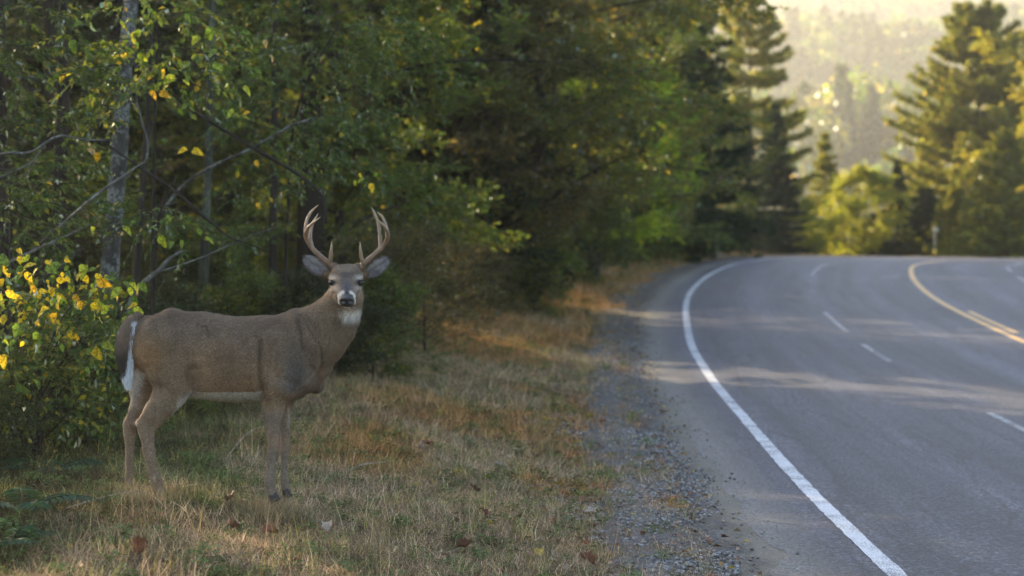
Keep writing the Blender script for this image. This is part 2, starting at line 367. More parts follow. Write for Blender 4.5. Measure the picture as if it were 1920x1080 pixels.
# ------------------------------------------------------------------ far valley and wooded ridges
def far_z(x, y):
    z = -14 + 0 * x
    wob = (fbm(x, y, .006, 61, 3) - .45)
    def ridge(y0, h, wd, amp): return h * np.exp(-((y - y0 - x * .1) / wd) ** 2) * (1 + amp * wob)
    z = z + ridge(450, 30, 80, .9) + ridge(800, 80, 130, .6) + ridge(1250, 158, 300, .2)
    return z
def hill_col(nd, ln):
    n = noise(nd, ln, .08, 5, .7); return ramp(nd, ln, n.outputs[0], [(.35, (.025, .04, .016)), (.65, (.09, .10, .03))]).outputs[0]
M_hill = principled('hill_floor', hill_col, .95)
xs = np.arange(-300, 1200, 20.); ys = np.r_[np.arange(128, 900, 12.), np.arange(900, 1960, 30.)]
hx, hy, hF = grid(xs, ys); hz = far_z(hx, hy)
k = sm(128, 190, hy); nearz = roadz(hx, hy * 0 + 138.) - .5
obj('hills', mesh('hills', np.stack([hx, hy, nearz * (1 - k) + hz * k], -1), hF, M_hill, None, True), kind='structure')
def farz(x, y):
    k = sm(128, 190, y); n = roadz(x, np.asarray(y) * 0 + 138.) - .5; return n * (1 - k) + far_z(x, y) * k

BANDS = [(-9999, 'at the far left'), (90, 'near the grey trunk'), (250, "behind the buck's rump"), (380, "behind the buck's back"), (520, "behind the buck's neck"), (620, 'behind the antlers'), (740, 'right of the antlers'),
         (860, 'behind the dead brush'), (980, 'by the russet tree'), (1090, 'near the bright green trees'), (1180, 'beside the dark spruces'), (1330, 'left of the slender pine'), (1430, 'right of the slender pine'),
         (1520, 'above the small spruce'), (1580, 'over the glowing bush'), (1650, "left of the large pine's top"), (1740, 'behind the large pine'), (1850, 'right of the large pine'), (1925, 'outside the right edge')]
ORD = ['nearest', 'second nearest', 'third nearest', 'fourth nearest', 'fifth nearest', 'sixth nearest', 'seventh nearest', 'eighth nearest', 'ninth nearest', 'tenth nearest', 'eleventh nearest', 'twelfth nearest']
def place_labels(items):                     # items: (object, px, distance, base label); band by landmark, then order by distance
    g = {}
    for o, px, d, lb in items:
        b = [t for x, t in BANDS if px >= x][-1]; g.setdefault((lb, b), []).append((d, o))
    for (lb, b), l in g.items():
        l.sort(key=lambda q: q[0])
        for i, (d, o) in enumerate(l):
            o['label'] = (ORD[i] + ' ' if len(l) > 1 and i < len(ORD) else '') + lb + ', ' + b
# ------------------------------------------------------------------ foliage palettes (leaf and needle colours)
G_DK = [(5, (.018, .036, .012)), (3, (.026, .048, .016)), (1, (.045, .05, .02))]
G_MID = [(5, (.068, .110, .024)), (3, (.09, .135, .028)), (1, (.19, .20, .03)), (.35, (.34, .28, .025))]
G_BRT = [(5, (.13, .22, .028)), (3, (.20, .25, .03)), (1.4, (.45, .38, .03))]
G_OLV = [(4, (.12, .14, .034)), (2.4, (.17, .14, .040)), (3, (.09, .135, .030)), (.8, (.25, .17, .035)), (.4, (.40, .30, .035))]
G_BRN = [(4, (.105, .088, .040)), (2, (.15, .11, .045)), (3, (.085, .10, .03)), (.5, (.28, .20, .035))]
G_YEL = [(4, (.38, .34, .03)), (3, (.26, .28, .03)), (1, (.42, .30, .03))]
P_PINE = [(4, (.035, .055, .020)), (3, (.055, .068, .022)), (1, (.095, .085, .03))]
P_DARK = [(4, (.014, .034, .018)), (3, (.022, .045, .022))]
P_SUN = [(4, (.17, .20, .045)), (3, (.25, .24, .05)), (1, (.34, .27, .07))]  # sunlit look put into the pine needle colour

def sprays(mb, O, D, L, nl, leaf, width, pal, r, flat=.35, droop=.35, jag=.55, twig=.003, twc=(.04, .032, .025)):
    """N leafy twigs: origin O, direction D, length L; nl leaves on each."""
    n = len(O); D = norm(D + r.normal(0, .12, (n, 3))); L = np.broadcast_to(L, (n,))
    up = norm(np.array([0, 0, 1.]) + r.normal(0, flat, (n, 3))); Sd = norm(np.cross(D, up))
    V, F = prisms(O, O + D * L[:, None] * .95, twig, twig * .3); mb.add(V, F, twc)
    t = (np.arange(nl) + .6) / nl; t = t[None] + r.uniform(-.03, .03, (n, nl)); sgn = np.where(np.arange(nl) % 2 == 0, 1., -1.)
    B = O[:, None] + D[:, None] * (L[:, None] * t)[..., None] - np.array([0, 0, 1.]) * ((t ** 2) * L[:, None] * droop * .4)[..., None]
    a = r.uniform(.6, 1.2, (n, nl)) * (1 - .5 * t); ld = D[:, None] * np.cos(a)[..., None] + Sd[:, None] * (np.sin(a) * sgn)[..., None]
    ld = ld + r.normal(0, .22, (n, nl, 3)); ld[..., 2] -= droop * r.uniform(.2, 1.3, (n, nl))
    nn = up[:, None] + r.normal(0, jag, (n, nl, 3)); l = leaf * r.uniform(.6, 1.25, (n, nl)).ravel()
    V, F = leafquads(B.reshape(-1, 3), ld.reshape(-1, 3), nn.reshape(-1, 3), l, l * width)
    mb.add(V, F, np.repeat(pick(pal, n * nl, r), 4, 0))

def broad(seed, h, cr, cb, pal, leaf=.07, nspray=1800, nl=12, r0=.11, lean=(0, 0), bark_m=None, spL=.42, limbs=20, shape='round', twigs=True):
    r = np.random.default_rng(seed); tk = MB(); fo = MB()
    n = 12; z = np.linspace(0, h, n); wob = np.cumsum(r.normal(0, .035 * h / 9, (n, 2)), 0); wob -= wob[0]
    P = np.stack([wob[:, 0] + lean[0] * (z / h) ** 1.3 * h, wob[:, 1] + lean[1] * (z / h) ** 1.3 * h, z - .15], -1)
    Pd = spline(P, 22); rr = r0 * (1 - .88 * np.linspace(0, 1, 22) ** 1.1); rr[0] *= 1.5; rr[1] *= 1.15
    V, F = tube(Pd, rr, 9, rough=.10); tk.add(V, F)
    O = []; D = []
    for i in range(limbs):
        u = (i + r.uniform(0, 1)) / limbs; zz = cb + (h * .97 - cb) * u
        b = np.array([np.interp(zz, P[:, 2], P[:, k_]) for k_ in range(3)]); az = i * 2.4 + r.uniform(-.5, .5)
        if shape == 'round': R_ = cr * (math.sin(math.pi * min(1, (u * .9 + .18))) ** .6 + .1)
        else: R_ = cr * (1.05 - .6 * u)
        R_ *= r.uniform(.7, 1.2); el = r.uniform(.05, .55) + u * .5
        d = np.array([math.cos(az) * math.cos(el), math.sin(az) * math.cos(el), math.sin(el)])
        m = b + d * R_ * .5 + r.normal(0, .05 * R_, 3); e = b + d * R_ - np.array([0, 0, .16 * R_]) + r.normal(0, .08 * R_, 3)
        L = spline([b, m, e], 8); rb = r0 * .34 * (1 - .5 * u)
        V, F = tube(L, np.linspace(rb, rb * .18, 8), 5); tk.add(V, F)
        for j in range(7):                              # side boughs
            f = r.uniform(.25, 1); p = np.array([np.interp(f, np.linspace(0, 1, 8), L[:, k_]) for k_ in range(3)])
            sd_ = norm(d * .6 + r.normal(0, .55, 3) * (1, 1, .5)); ln_ = R_ * r.uniform(.25, .5) * (1.2 - f * .5)
            q = p + sd_ * ln_ - np.array([0, 0, ln_ * .15]); V, F = prisms([p], [q], rb * .25, rb * .08); tk.add(V, F)
            kk = max(2, int(nspray / limbs / 7)); t = r.uniform(.1, 1.05, kk)[:, None]
            O.append(p + (q - p) * t + r.normal(0, .06, (kk, 3))); D.append(sd_ + r.normal(0, .6, (kk, 3)) * (1, 1, .5))
    O = np.concatenate(O); D = np.concatenate(D)
    sprays(fo, O, D, spL * r.uniform(.6, 1.2, len(O)), nl, leaf, .6, pal, r, twig=.004)
    return tk.mesh('trunk', bark_m or M_bark_dark, True), fo.mesh('crown', M_leaf)

def conifer(seed, h, R_, base, pal, nwh=26, per=6, dens=60, nl=.16, nw=.022, droop=.15, gap=.2, top=1.0, r0=.13, bark_m=None, tips=.0, thin=.0, pw=.8):
    r = np.random.default_rng(seed); tk = MB(); fo = MB()
    n = 10; z = np.linspace(0, h, n); P = np.stack([np.cumsum(r.normal(0, .015, n)), np.cumsum(r.normal(0, .015, n)), z - .2], -1)
    V, F = tube(P, r0 * (1 - .93 * z / h), 9, rough=.06); tk.add(V, F)
    NB = []; ND = []; NL = []
    for i in range(nwh):
        u = (i + r.uniform(-.3, .3)) / nwh; u = max(0, u); zz = base + (h - base) * u * .985
        for j in range(per):
            if r.uniform() < thin: continue
            az = j * 2 * math.pi / per + i * 1.1 + r.uniform(-.35, .35); ln_ = R_ * max(.06, (1 - u)) ** pw * r.uniform(.68, 1.18)
            b = np.array([np.interp(zz, P[:, 2], P[:, 0]), np.interp(zz, P[:, 2], P[:, 1]), zz + r.uniform(-.1, .1)])
            d = np.array([math.cos(az), math.sin(az), 0])
            el = -.10 + .6 * u * u + r.uniform(-.08, .08)
            t = np.linspace(0, 1, 6)[:, None]
            L = b + d * ln_ * t + np.array([0, 0, 1.]) * (ln_ * (el * t - droop * np.sin(t * 2.6) * .5 + tips * t ** 3))
            V, F = tube(L, np.linspace(.022, .005, 6) * (1.1 - .6 * u) * h / 9, 4, cap=False); tk.add(V, F)
            m = int(dens * (.35 + .65 * ln_ / R_)); f = r.uniform(gap, 1.02, m) ** .85
            c = b + d * ln_ * f[:, None] + np.array([0, 0, 1.]) * (ln_ * (el * f - droop * np.sin(f * 2.6) * .5 + tips * f ** 3))[:, None]
            side = np.array([-d[1], d[0], 0]); lat = r.uniform(-1, 1, m) * ln_ * .30 * (1.15 - f) 
            c = c + side * lat[:, None]; c[:, 2] += r.normal(0, .035, m) - abs(lat) * .15
            NB.append(c); ND.append(d * r.uniform(.3, 1, (m, 1)) + side * (np.sign(lat) * r.uniform(.1, .8, m))[:, None] + r.normal(0, .3, (m, 3))); NL.append(np.full(m, nl))
    B = np.concatenate(NB); D = np.concatenate(ND); n = len(B); K = 3   # each clump: three crossed needle blades
    B = np.repeat(B, K, 0); D = np.repeat(D, K, 0) + r.normal(0, .35, (n * K, 3)); l = nl * r.uniform(.6, 1.3, n * K)
    V, F = leafquads(B, D, norm(r.normal(0, .5, (n * K, 3)) + (0, 0, 1)), l, l * (nw / .16), .1, .1)
    fo.add(V, F, np.repeat(pick(pal, n * K, r), 4, 0))
    return tk.mesh('trunk', bark_m or M_bark_dark, True), fo.mesh('crown', M_needle)

def plant(name, label, cat, meshes, loc, rz=0, sc=1.0, group=None, names=('trunk', 'crown'), sz=None):
    t = thing(name, label, cat, loc, rz, group); t.scale = (sc, sc, sz or sc)
    for nm, me in zip(names, meshes): obj(nm, me, t)
    return t

# ------------------------------------------------------------------ forest trees (shared meshes)
T_MID = broad(1, 9.5, 2.9, 1.0, G_MID, .085, 2600, 12, .12)
T_MID2 = broad(2, 8.5, 2.4, .8, G_MID, .07, 2800, 12, .09, bark_m=M_bark_grey)
T_OLV = broad(3, 9.5, 3.0, .9, G_OLV, .09, 2900, 12, .13)
T_BRN = broad(4, 8.5, 2.6, .8, G_BRN, .085, 2500, 12, .10)
T_FUL = broad(15, 8.0, 2.6, .25, G_MID, .085, 3400, 12, .09, limbs=28)
T_GLD = broad(16, 8.5, 2.7, .3, G_OLV, .085, 3400, 12, .10, limbs=28)
S_LIM = broad(17, 3.4, 1.5, .1, [(4, (.28, .32, .04)), (3, (.36, .34, .04)), (1, (.16, .22, .03))], .11, 1300, 12, .03, limbs=22, spL=.35)
T_BRT = broad(5, 5.5, 1.9, .3, [(5, (.26, .42, .035)), (3, (.36, .43, .035)), (1.4, (.62, .54, .03))], .085, 2300, 12, .06, limbs=24)
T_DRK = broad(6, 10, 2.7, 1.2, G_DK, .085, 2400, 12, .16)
T_YEL = broad(8, 9, 2.5, 1.0, G_YEL, .11, 1900, 12, .10)
T_THIN = broad(9, 10, 2.0, 2.2, G_DK, .08, 900, 12, .10, bark_m=M_bark_grey)
S_GRN = broad(10, 2.1, 1.15, .05, G_MID, .055, 1500, 12, .025, limbs=22, spL=.28)
S_DRK = broad(11, 1.6, 1.1, .04, G_DK, .05, 1500, 12, .025, limbs=22, spL=.26)
S_BRN = broad(12, 1.5, 1.0, .04, G_BRN, .035, 800, 12, .02, limbs=30, spL=.30)
S_YEL = broad(13, 2.2, 1.1, .1, G_YEL, .09, 900, 12, .03, limbs=20, spL=.3)
C_HEM = conifer(21, 11, 2.3, 1.0, P_DARK, 26, 7, 80, .18, .06, .22, .10)
C_SPR = conifer(22, 13, 3.0, .2, P_DARK, 34, 8, 95, .22, .075, .20, .08)
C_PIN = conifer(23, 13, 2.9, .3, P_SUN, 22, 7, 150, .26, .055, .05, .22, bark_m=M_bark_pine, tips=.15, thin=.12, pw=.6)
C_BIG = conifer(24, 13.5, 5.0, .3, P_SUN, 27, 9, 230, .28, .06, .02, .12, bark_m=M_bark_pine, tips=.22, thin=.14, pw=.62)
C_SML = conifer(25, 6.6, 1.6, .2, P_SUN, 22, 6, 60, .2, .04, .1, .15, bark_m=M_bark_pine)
C_PNE = conifer(26, 6.0, 2.4, .1, P_PINE, 16, 7, 130, .24, .045, .0, .2, bark_m=M_bark_pine, tips=.2, pw=.7)

C_PNL = conifer(27, 6.0, 2.5, .1, P_SUN, 16, 7, 150, .24, .055, .0, .2, bark_m=M_bark_pine, tips=.2, pw=.7)  # low pine again, in the needle colour with sunlight painted in
def tree(kind, px, d, label, cat='tree', name='broadleaf_tree', sc=1.0, rz=None, group=None, sz=None, dz=0, names=('trunk', 'crown')):
    x = X(px, d); z = gz(x, d) + dz
    return plant(name, label, cat, kind, (x, d, z), rng.uniform(0, 6.28) if rz is None else rz, sc, group, names, sz)

# named trees of the left wood edge, from the middle of the picture to the road
tree(T_FUL, 640, 25.2, 'full green tree with low boughs right of the antlers', sc=.78)
tree(T_GLD, 795, 31.5, 'full olive green tree hanging over the dead brush', sc=.95)
tree(T_FUL, 880, 33.3, 'full mid green tree left of the russet tree, boughs near the ground', sc=1.0)
tree(T_GLD, 1035, 40, 'full golden olive tree beside the bright green trees', sc=1.0)
tree(T_FUL, 1160, 52, 'tall full green tree behind the brightest green tree', sc=1.1)
tree(T_OLV, 1000, 32.3, 'olive and russet autumn tree leaning out over the verge at mid wood edge', sc=1.0)
tree(T_BRN, 870, 31, 'brown leaved tree behind the dead brush, right of the antlers', sc=1.0)
tree(T_MID, 590, 24.0, 'mid green tree rising directly behind the buck\'s antlers', sc=.9)
tree(T_MID, 775, 33.5, 'mid green tree rising just right of the buck\'s antlers', sc=.95)
tree(T_OLV, 1110, 43, 'tall olive tree reaching the top of the picture left of the dark spruces', sc=1.08)
tree(T_BRT, 1175, 50, 'bright yellow green young tree at the verge in front of the dark spruce', name='young_tree', sc=1.0)
for px_, d_, k_, s_, lb_ in ((1125, 49, S_GRN, .8, 'green bush on the bank below the bright green trees'), (1205, 53, S_GRN, 1.1, 'green bush at the foot of the dark spruces by the verge'),
                             (1062, 44, S_GRN, .8, 'green bush under the tall olive tree at the verge'), (1104, 41.0, S_GRN, .85, 'green bush hiding the foot of the tall olive tree'), (860, 27.5, S_BRN, .8, 'brown brush at the foot of the wood right of the deer'), (900, 30.0, S_BRN, .75, 'brownish tall weeds before the olive trees'), (940, 33.0, S_BRN, .8, 'brown weeds left of the russet tree'), (1003, 31.2, S_GRN, .62, 'green bush hiding the trunk of the russet tree'), (960, 31.6, S_GRN, .6, 'green bush left of the russet tree at the verge'), (985, 38, S_BRN, 1.0, 'brown bush under the russet tree at the verge'), (1245, 57, S_DRK, 1.2, 'dark bush beneath the tallest spruce')):
    tree(k_, px_, d_, lb_, 'bush', 'bush', s_, names=('stem', 'foliage'))
tree(T_BRT, 1120, 47, 'second bright green young tree, left of the brightest one', name='young_tree', sc=1.05)
tree(C_HEM, 880, 33, 'dark green hemlock with level boughs inside the wood edge', name='hemlock_tree', sc=.95)
tree(C_HEM, 805, 31, 'dark hemlock behind the brown leaved tree', name='hemlock_tree', sc=.9)
tree(C_SPR, 1262, 62, 'tall dark green spruce standing where the verge meets the crest of the road', name='spruce_tree', sc=1.0)
tree(C_SPR, 1205, 57, 'tall dark spruce on the left of the tallest spruce, its top out of view', name='spruce_tree', sc=.95)
tree(C_SPR, 1320, 84, 'shaded dark spruce between the tall spruce and the sunlit pine', name='spruce_tree', sc=.62)
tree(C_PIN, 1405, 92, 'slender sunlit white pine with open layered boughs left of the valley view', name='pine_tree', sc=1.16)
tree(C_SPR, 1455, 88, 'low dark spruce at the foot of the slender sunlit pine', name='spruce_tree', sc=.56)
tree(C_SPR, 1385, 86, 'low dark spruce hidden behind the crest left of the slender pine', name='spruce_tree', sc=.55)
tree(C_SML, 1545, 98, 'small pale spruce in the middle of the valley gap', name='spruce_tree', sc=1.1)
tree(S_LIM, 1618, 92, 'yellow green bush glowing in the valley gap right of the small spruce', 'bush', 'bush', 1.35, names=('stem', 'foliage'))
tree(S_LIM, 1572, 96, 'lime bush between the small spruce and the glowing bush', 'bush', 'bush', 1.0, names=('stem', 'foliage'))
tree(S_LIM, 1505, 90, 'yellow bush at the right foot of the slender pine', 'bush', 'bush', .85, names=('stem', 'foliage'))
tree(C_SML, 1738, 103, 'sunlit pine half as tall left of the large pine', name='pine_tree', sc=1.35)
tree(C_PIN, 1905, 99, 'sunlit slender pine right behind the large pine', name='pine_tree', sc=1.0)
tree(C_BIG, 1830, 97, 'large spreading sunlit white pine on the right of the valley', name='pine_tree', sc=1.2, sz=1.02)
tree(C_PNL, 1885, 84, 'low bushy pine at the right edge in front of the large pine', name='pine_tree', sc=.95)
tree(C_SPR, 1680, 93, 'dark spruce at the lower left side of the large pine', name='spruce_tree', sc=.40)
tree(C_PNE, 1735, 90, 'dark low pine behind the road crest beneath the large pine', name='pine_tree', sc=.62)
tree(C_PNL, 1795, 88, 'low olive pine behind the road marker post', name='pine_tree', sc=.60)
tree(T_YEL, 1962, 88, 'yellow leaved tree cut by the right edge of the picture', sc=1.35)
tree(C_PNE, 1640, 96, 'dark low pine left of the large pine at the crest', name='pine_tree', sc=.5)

# filler wood: dark trees standing deep in the shade on the left
pts = []
rf = np.random.default_rng(5)
for _ in range(7000):
    y = rf.uniform(19, 84) if _ < 6000 else rf.uniform(84, 118); x = rf.uniform(-.32 * y - 7, 9 if _ < 6000 else -11)
    o = float(offs(x, y)[0])
    if o > -5.6 - (1.0 if y < 30 else 0): continue
    if y > 72 and x > -2: continue
    if any(abs((x - a) * math.cos(R(SUN_AZ)) - (y - b) * math.sin(R(SUN_AZ))) < 2.35 and b < y < b + 26 for a, b in ((3.35, 33.5), (2.13, 24.3))): continue
    sp = 2.1 + y * .014
    if all((x - a) ** 2 + (y - b) ** 2 > sp * sp for a, b in pts): pts.append((x, y))
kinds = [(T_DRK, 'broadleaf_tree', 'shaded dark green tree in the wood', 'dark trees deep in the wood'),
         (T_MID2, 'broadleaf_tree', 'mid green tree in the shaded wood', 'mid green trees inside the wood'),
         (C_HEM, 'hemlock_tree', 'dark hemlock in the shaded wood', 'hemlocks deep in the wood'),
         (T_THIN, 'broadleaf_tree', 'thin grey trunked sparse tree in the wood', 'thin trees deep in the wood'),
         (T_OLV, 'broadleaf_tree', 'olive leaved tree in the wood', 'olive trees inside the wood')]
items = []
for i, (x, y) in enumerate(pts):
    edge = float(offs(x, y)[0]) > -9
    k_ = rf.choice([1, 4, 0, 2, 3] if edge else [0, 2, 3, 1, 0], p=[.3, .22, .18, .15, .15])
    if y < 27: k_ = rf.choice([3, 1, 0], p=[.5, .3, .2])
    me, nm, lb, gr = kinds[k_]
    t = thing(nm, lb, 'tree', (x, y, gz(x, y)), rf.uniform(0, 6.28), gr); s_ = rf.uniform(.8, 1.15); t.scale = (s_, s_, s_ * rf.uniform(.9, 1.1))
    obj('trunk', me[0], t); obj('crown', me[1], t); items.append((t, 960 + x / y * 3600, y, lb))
# shrubs along the foot of the wood
place_labels(items); items = []
for i in range(75):
    y = rf.uniform(14.5, 60) ** 1.0; s0 = float(np.interp(y, EDGE[:, 1][:900], EDGE[:, 0][:900]))
    back = rf.uniform(5.9, 9.2) if y > 22 else rf.uniform(5.4, 9.0)
    x = s0 - back; px = 960 + x / y * 3600
    if px < -200: continue
    k_ = rf.choice(3, p=[.35, .42, .23]); me = (S_GRN, S_DRK, S_BRN)[k_]
    t = plant('shrub', ('leafy green shrub at the wood edge', 'dark green undergrowth shrub', 'brown withered shrub at the wood edge')[k_],
              'shrub', me, (x, y, gz(x, y) - .05), rf.uniform(0, 6.28), rf.uniform(.55, 1.0), ('green shrubs along the wood edge', 'dark shrubs along the wood edge', 'withered shrubs along the wood edge')[k_], ('stem', 'foliage'))
    items.append((t, px, y, t['label']))
place_labels(items)
tree(S_BRN, 795, 22.5, 'brown dead brush right of the buck, against the wood', 'shrub', 'shrub', .95, names=('stem', 'foliage'))
tree(S_BRN, 740, 21, 'tangled grey brown brush just right of the buck\'s head', 'shrub', 'shrub', .85, names=('stem', 'foliage'))
tree(S_YEL, 915, 32.5, 'orange yellow low bush at the foot of the brown tree', 'shrub', 'shrub', .55, names=('stem', 'foliage'))

# ------------------------------------------------------------------ near trunks and bare boughs at the left
def pxline(pts_):                          # (px, py, distance) -> points in the wood
    return np.array([(X(a, d), d, Zp(b, d)) for a, b, d in pts_])
def trunk_thing(name, label, cat, pts_, r, mat, n=40, seg=14, extra=None, rough=.06, part='trunk'):
    P = spline(pxline(pts_), n); base = P[-1].copy(); base[2] = min(base[2], gz(base[0], base[1]))
    t = thing(name, label, cat, tuple(base)); rr = np.interp(np.linspace(0, 1, n), np.linspace(0, 1, len(r)), r)
    V, F = tube(P - base, rr, seg, rough=rough); m = MB(); m.add(V, F); obj(part, m.mesh(part, mat, True), t)
    for pp, r2 in (extra or []):
        Q = spline(pxline(pp), 24); m = MB()
        V, F = tube(Q - base, np.linspace(r2[0], r2[1], 24), 8, rough=.05); m.add(V, F)
        rr_ = np.random.default_rng(int(abs(pp[0][0]))); k_ = 9
        idx = rr_.integers(3, 23, k_); L_ = rr_.uniform(.08, .35, k_); T = np.gradient(Q, axis=0)[idx]
        dd = norm(norm(T) + rr_.normal(0, .6, (k_, 3))); V, F = prisms(Q[idx] - base, Q[idx] - base + dd * L_[:, None], r2[1] * .7, r2[1] * .2); m.add(V, F)
        obj('branch', m.mesh('branch', mat, True), t)
    return t
trunk_thing('tree', 'thick grey lichened trunk behind the hanging leaves at the left', 'tree',
            [(262, -90, 16.5), (245, 40, 16.5), (233, 160, 16.5), (222, 330, 16.5), (208, 480, 16.5), (200, 640, 16.5), (192, 760, 16.5)], [.058, .066, .078, .09], M_bark_grey)
trunk_thing('tree', 'dark thick trunk behind the foliage above the buck\'s neck', 'tree',
            [(582, -120, 24), (585, 60, 24), (584, 200, 24), (578, 420, 24), (575, 640, 24)], [.11, .13, .15], M_bark_dark)
trunk_thing('tree', 'slim pale green trunk rising behind the buck\'s back', 'tree',
            [(402, -60, 19), (397, 120, 19), (392, 300, 19), (384, 460, 19), (378, 640, 19), (376, 720, 19)], [.028, .035, .045, .05], M_bark_pale)
trunk_thing('tree', 'thin dark trunk between the grey trunk and the pale one', 'tree',
            [(286, 40, 17.5), (280, 200, 17.5), (270, 330, 17.5), (258, 480, 17.5), (246, 700, 17.5)], [.018, .03, .04], M_bark_dark)
trunk_thing('tree', 'dark trunk at the far left behind the yellow bush', 'tree',
            [(128, -80, 18), (120, 200, 18), (112, 400, 18), (112, 560, 18), (110, 760, 18)], [.05, .065, .08], M_bark_dark)
trunk_thing('tree', 'narrow black trunk at the very left edge of the picture', 'tree',
            [(6, -80, 15), (4, 200, 15), (6, 460, 15), (8, 800, 15)], [.03, .045, .05], M_bark_dark)
trunk_thing('tree', 'straight dark trunk at upper left between the edge and the grey trunk', 'tree',
            [(92, -80, 21), (96, 100, 21), (100, 330, 21), (104, 680, 21)], [.05, .07, .08], M_bark_dark)
trunk_thing('tree', 'slim dark trunk left of the antlers, half hidden by leaves', 'tree',
            [(520, -100, 22), (516, 200, 22), (512, 460, 22), (508, 680, 22)], [.03, .045, .055], M_bark_dark)
trunk_thing('leaning_branch', 'long dark bare branch slanting down to the right above the buck\'s head', 'branch',
            [(312, 165, 15), (352, 200, 15), (430, 250, 15), (500, 292, 15), (560, 328, 15), (604, 368, 15), (612, 420, 15)], [.009, .014, .015, .012], M_bark_dark, 30, 8, part='stem')
trunk_thing('leaning_branch', 'long thin dark branch slanting down over the buck\'s back', 'branch',
            [(190, 262, 14), (250, 305, 14), (320, 352, 14), (390, 412, 14), (430, 444, 14), (470, 458, 14), (500, 470, 14)], [.005, .011, .011, .006, .003], M_bark_dark, 30, 8, part='stem')
trunk_thing('leaning_branch', 'pale bare branch climbing to the right beside the grey trunk', 'branch',
            [(275, 302, 13.4), (240, 325, 13.4), (200, 352, 13.4), (170, 375, 13.4), (130, 410, 13.5), (60, 470, 13.7)], [.006, .010, .011, .012], M_twigbark, 30, 8,
            [([(275, 302, 13.4), (279, 270, 13.4), (268, 230, 13.4), (258, 190, 13.4)], (.010, .004))], part='stem')
trunk_thing('leaning_branch', 'long pale twig rising from the left edge over the yellow bush', 'branch',
            [(172, 420, 13.5), (140, 435, 13.5), (80, 462, 13.5), (20, 490, 13.5), (-30, 510, 13.6)], [.003, .008, .010], M_twigbark, 26, 8,
            [([(70, 530, 13.4), (105, 505, 13.4), (130, 485, 13.4), (158, 462, 13.4)], (.004, .0015))], part='stem')
trunk_thing('leaning_branch', 'bare grey bough reaching in from the left edge in front of the trunks', 'branch',
            [(215, 263, 13.3), (160, 262, 13.3), (110, 256, 13.3), (60, 285, 13.3), (10, 288, 13.3), (-40, 300, 13.3)], [.004, .009, .011], M_twigbark, 26, 8,
            [([(78, 283, 13.3), (60, 305, 13.3), (20, 325, 13.3), (-20, 340, 13.3)], (.009, .004))], part='stem')
trunk_thing('broken_branch', 'mossy broken branch propped up behind the buck\'s rump', 'branch',
            [(342, 470, 14.2), (318, 485, 14.2), (300, 505, 14.2), (278, 522, 14.2), (252, 548, 14.2), (236, 600, 14.2)], [.010, .017, .018, .020], M_twigbark, 26, 9,
            [([(282, 512, 14.2), (320, 503, 14.2), (380, 482, 14.2), (440, 455, 14.3), (520, 425, 14.3)], (.009, .003))], part='stem')
trunk_thing('leaning_branch', 'thin grey pole leaning right through the shade above the buck\'s back', 'branch',
            [(590, 222, 17), (540, 240, 17), (480, 275, 17), (400, 312, 17), (340, 352, 17), (290, 420, 17)], [.010, .014, .016], M_bark_grey, 26, 8, part='stem')

# ------------------------------------------------------------------ hanging sprays of small leaves at the left (saplings)
def sapling(name, label, stem, boughs, pal, seed, leaf=.055, nl=12, per=26, spL=.26, big=None, spread=.10, cat='sapling', mat=None, droop=.45):
    """stem and boughs are lines of (px, py, distance); each bough carries leafy twigs"""
    r = np.random.default_rng(seed); P = spline(pxline(stem), 30); base = P[-1].copy(); base[2] = gz(base[0], base[1]) - .03
    t = thing(name, label, cat, tuple(base)); m = MB(); V, F = tube(P - base, np.linspace(.008, .022, 30), 8); m.add(V, F)
    fo = MB(); O = []; D = []
    for b in boughs:
        Q = spline(pxline(b), 20) + r.normal(0, .006, (20, 3)); V, F = tube(Q - base, np.linspace(.006, .002, 20), 5); m.add(V, F)
        T = norm(np.gradient(Q, axis=0)); k_ = int(per * max(.6, np.linalg.norm(Q[-1] - Q[0]) / .9)); f = r.uniform(1, 19, k_); i = f.astype(int)
        O.append(Q[i] - base + r.normal(0, spread, (k_, 3)) * (1, 1.3, .8)); D.append(T[i] + r.normal(0, .55, (k_, 3)) * (1, 1, .5) - (0, 0, .15))
    O = np.concatenate(O); D = np.concatenate(D)
    sprays(fo, O, D, spL * r.uniform(.6, 1.2, len(O)), nl, leaf, .58, pal, r, twig=.002, droop=droop)
    obj('stem', m.mesh('stem', M_bark_dark, True), t); obj('foliage', fo.mesh('foliage', M_leaf), t)
    return t, base
G_HANG = [(5, (.040, .072, .019)), (3, (.062, .098, .022)), (1.2, (.11, .14, .028)), (.35, (.30, .26, .03))]
G_HANG2 = [(5, (.085, .135, .025)), (3, (.13, .17, .03)), (1.2, (.24, .24, .03)), (.6, (.36, .27, .03))]
sA, bA = sapling('sapling', 'green sapling with drooping leafy boughs in the upper left corner', [(-30, -60, 14.5), (-20, 200, 14.5), (-10, 500, 14.5), (-5, 820, 14.5)],
    [[(-30, 20, 14.5), (60, 10, 14.4), (150, 30, 14.3)], [(-30, 90, 14.5), (60, 85, 14.2), (190, 86, 14.0)], [(-20, 130, 14.5), (80, 140, 14.2), (200, 165, 14.0)],
     [(-20, 190, 14.5), (60, 190, 14.3), (210, 200, 14.2)], [(-20, 240, 14.5), (60, 235, 14.3), (200, 225, 14.2)], [(-10, 300, 14.5), (70, 305, 14.3), (150, 320, 14.2)],
     [(-20, 370, 14.5), (70, 385, 14.2), (190, 400, 14)], [(-20, 420, 14.5), (60, 440, 14.2), (120, 450, 14)]], G_HANG, 101, per=20)
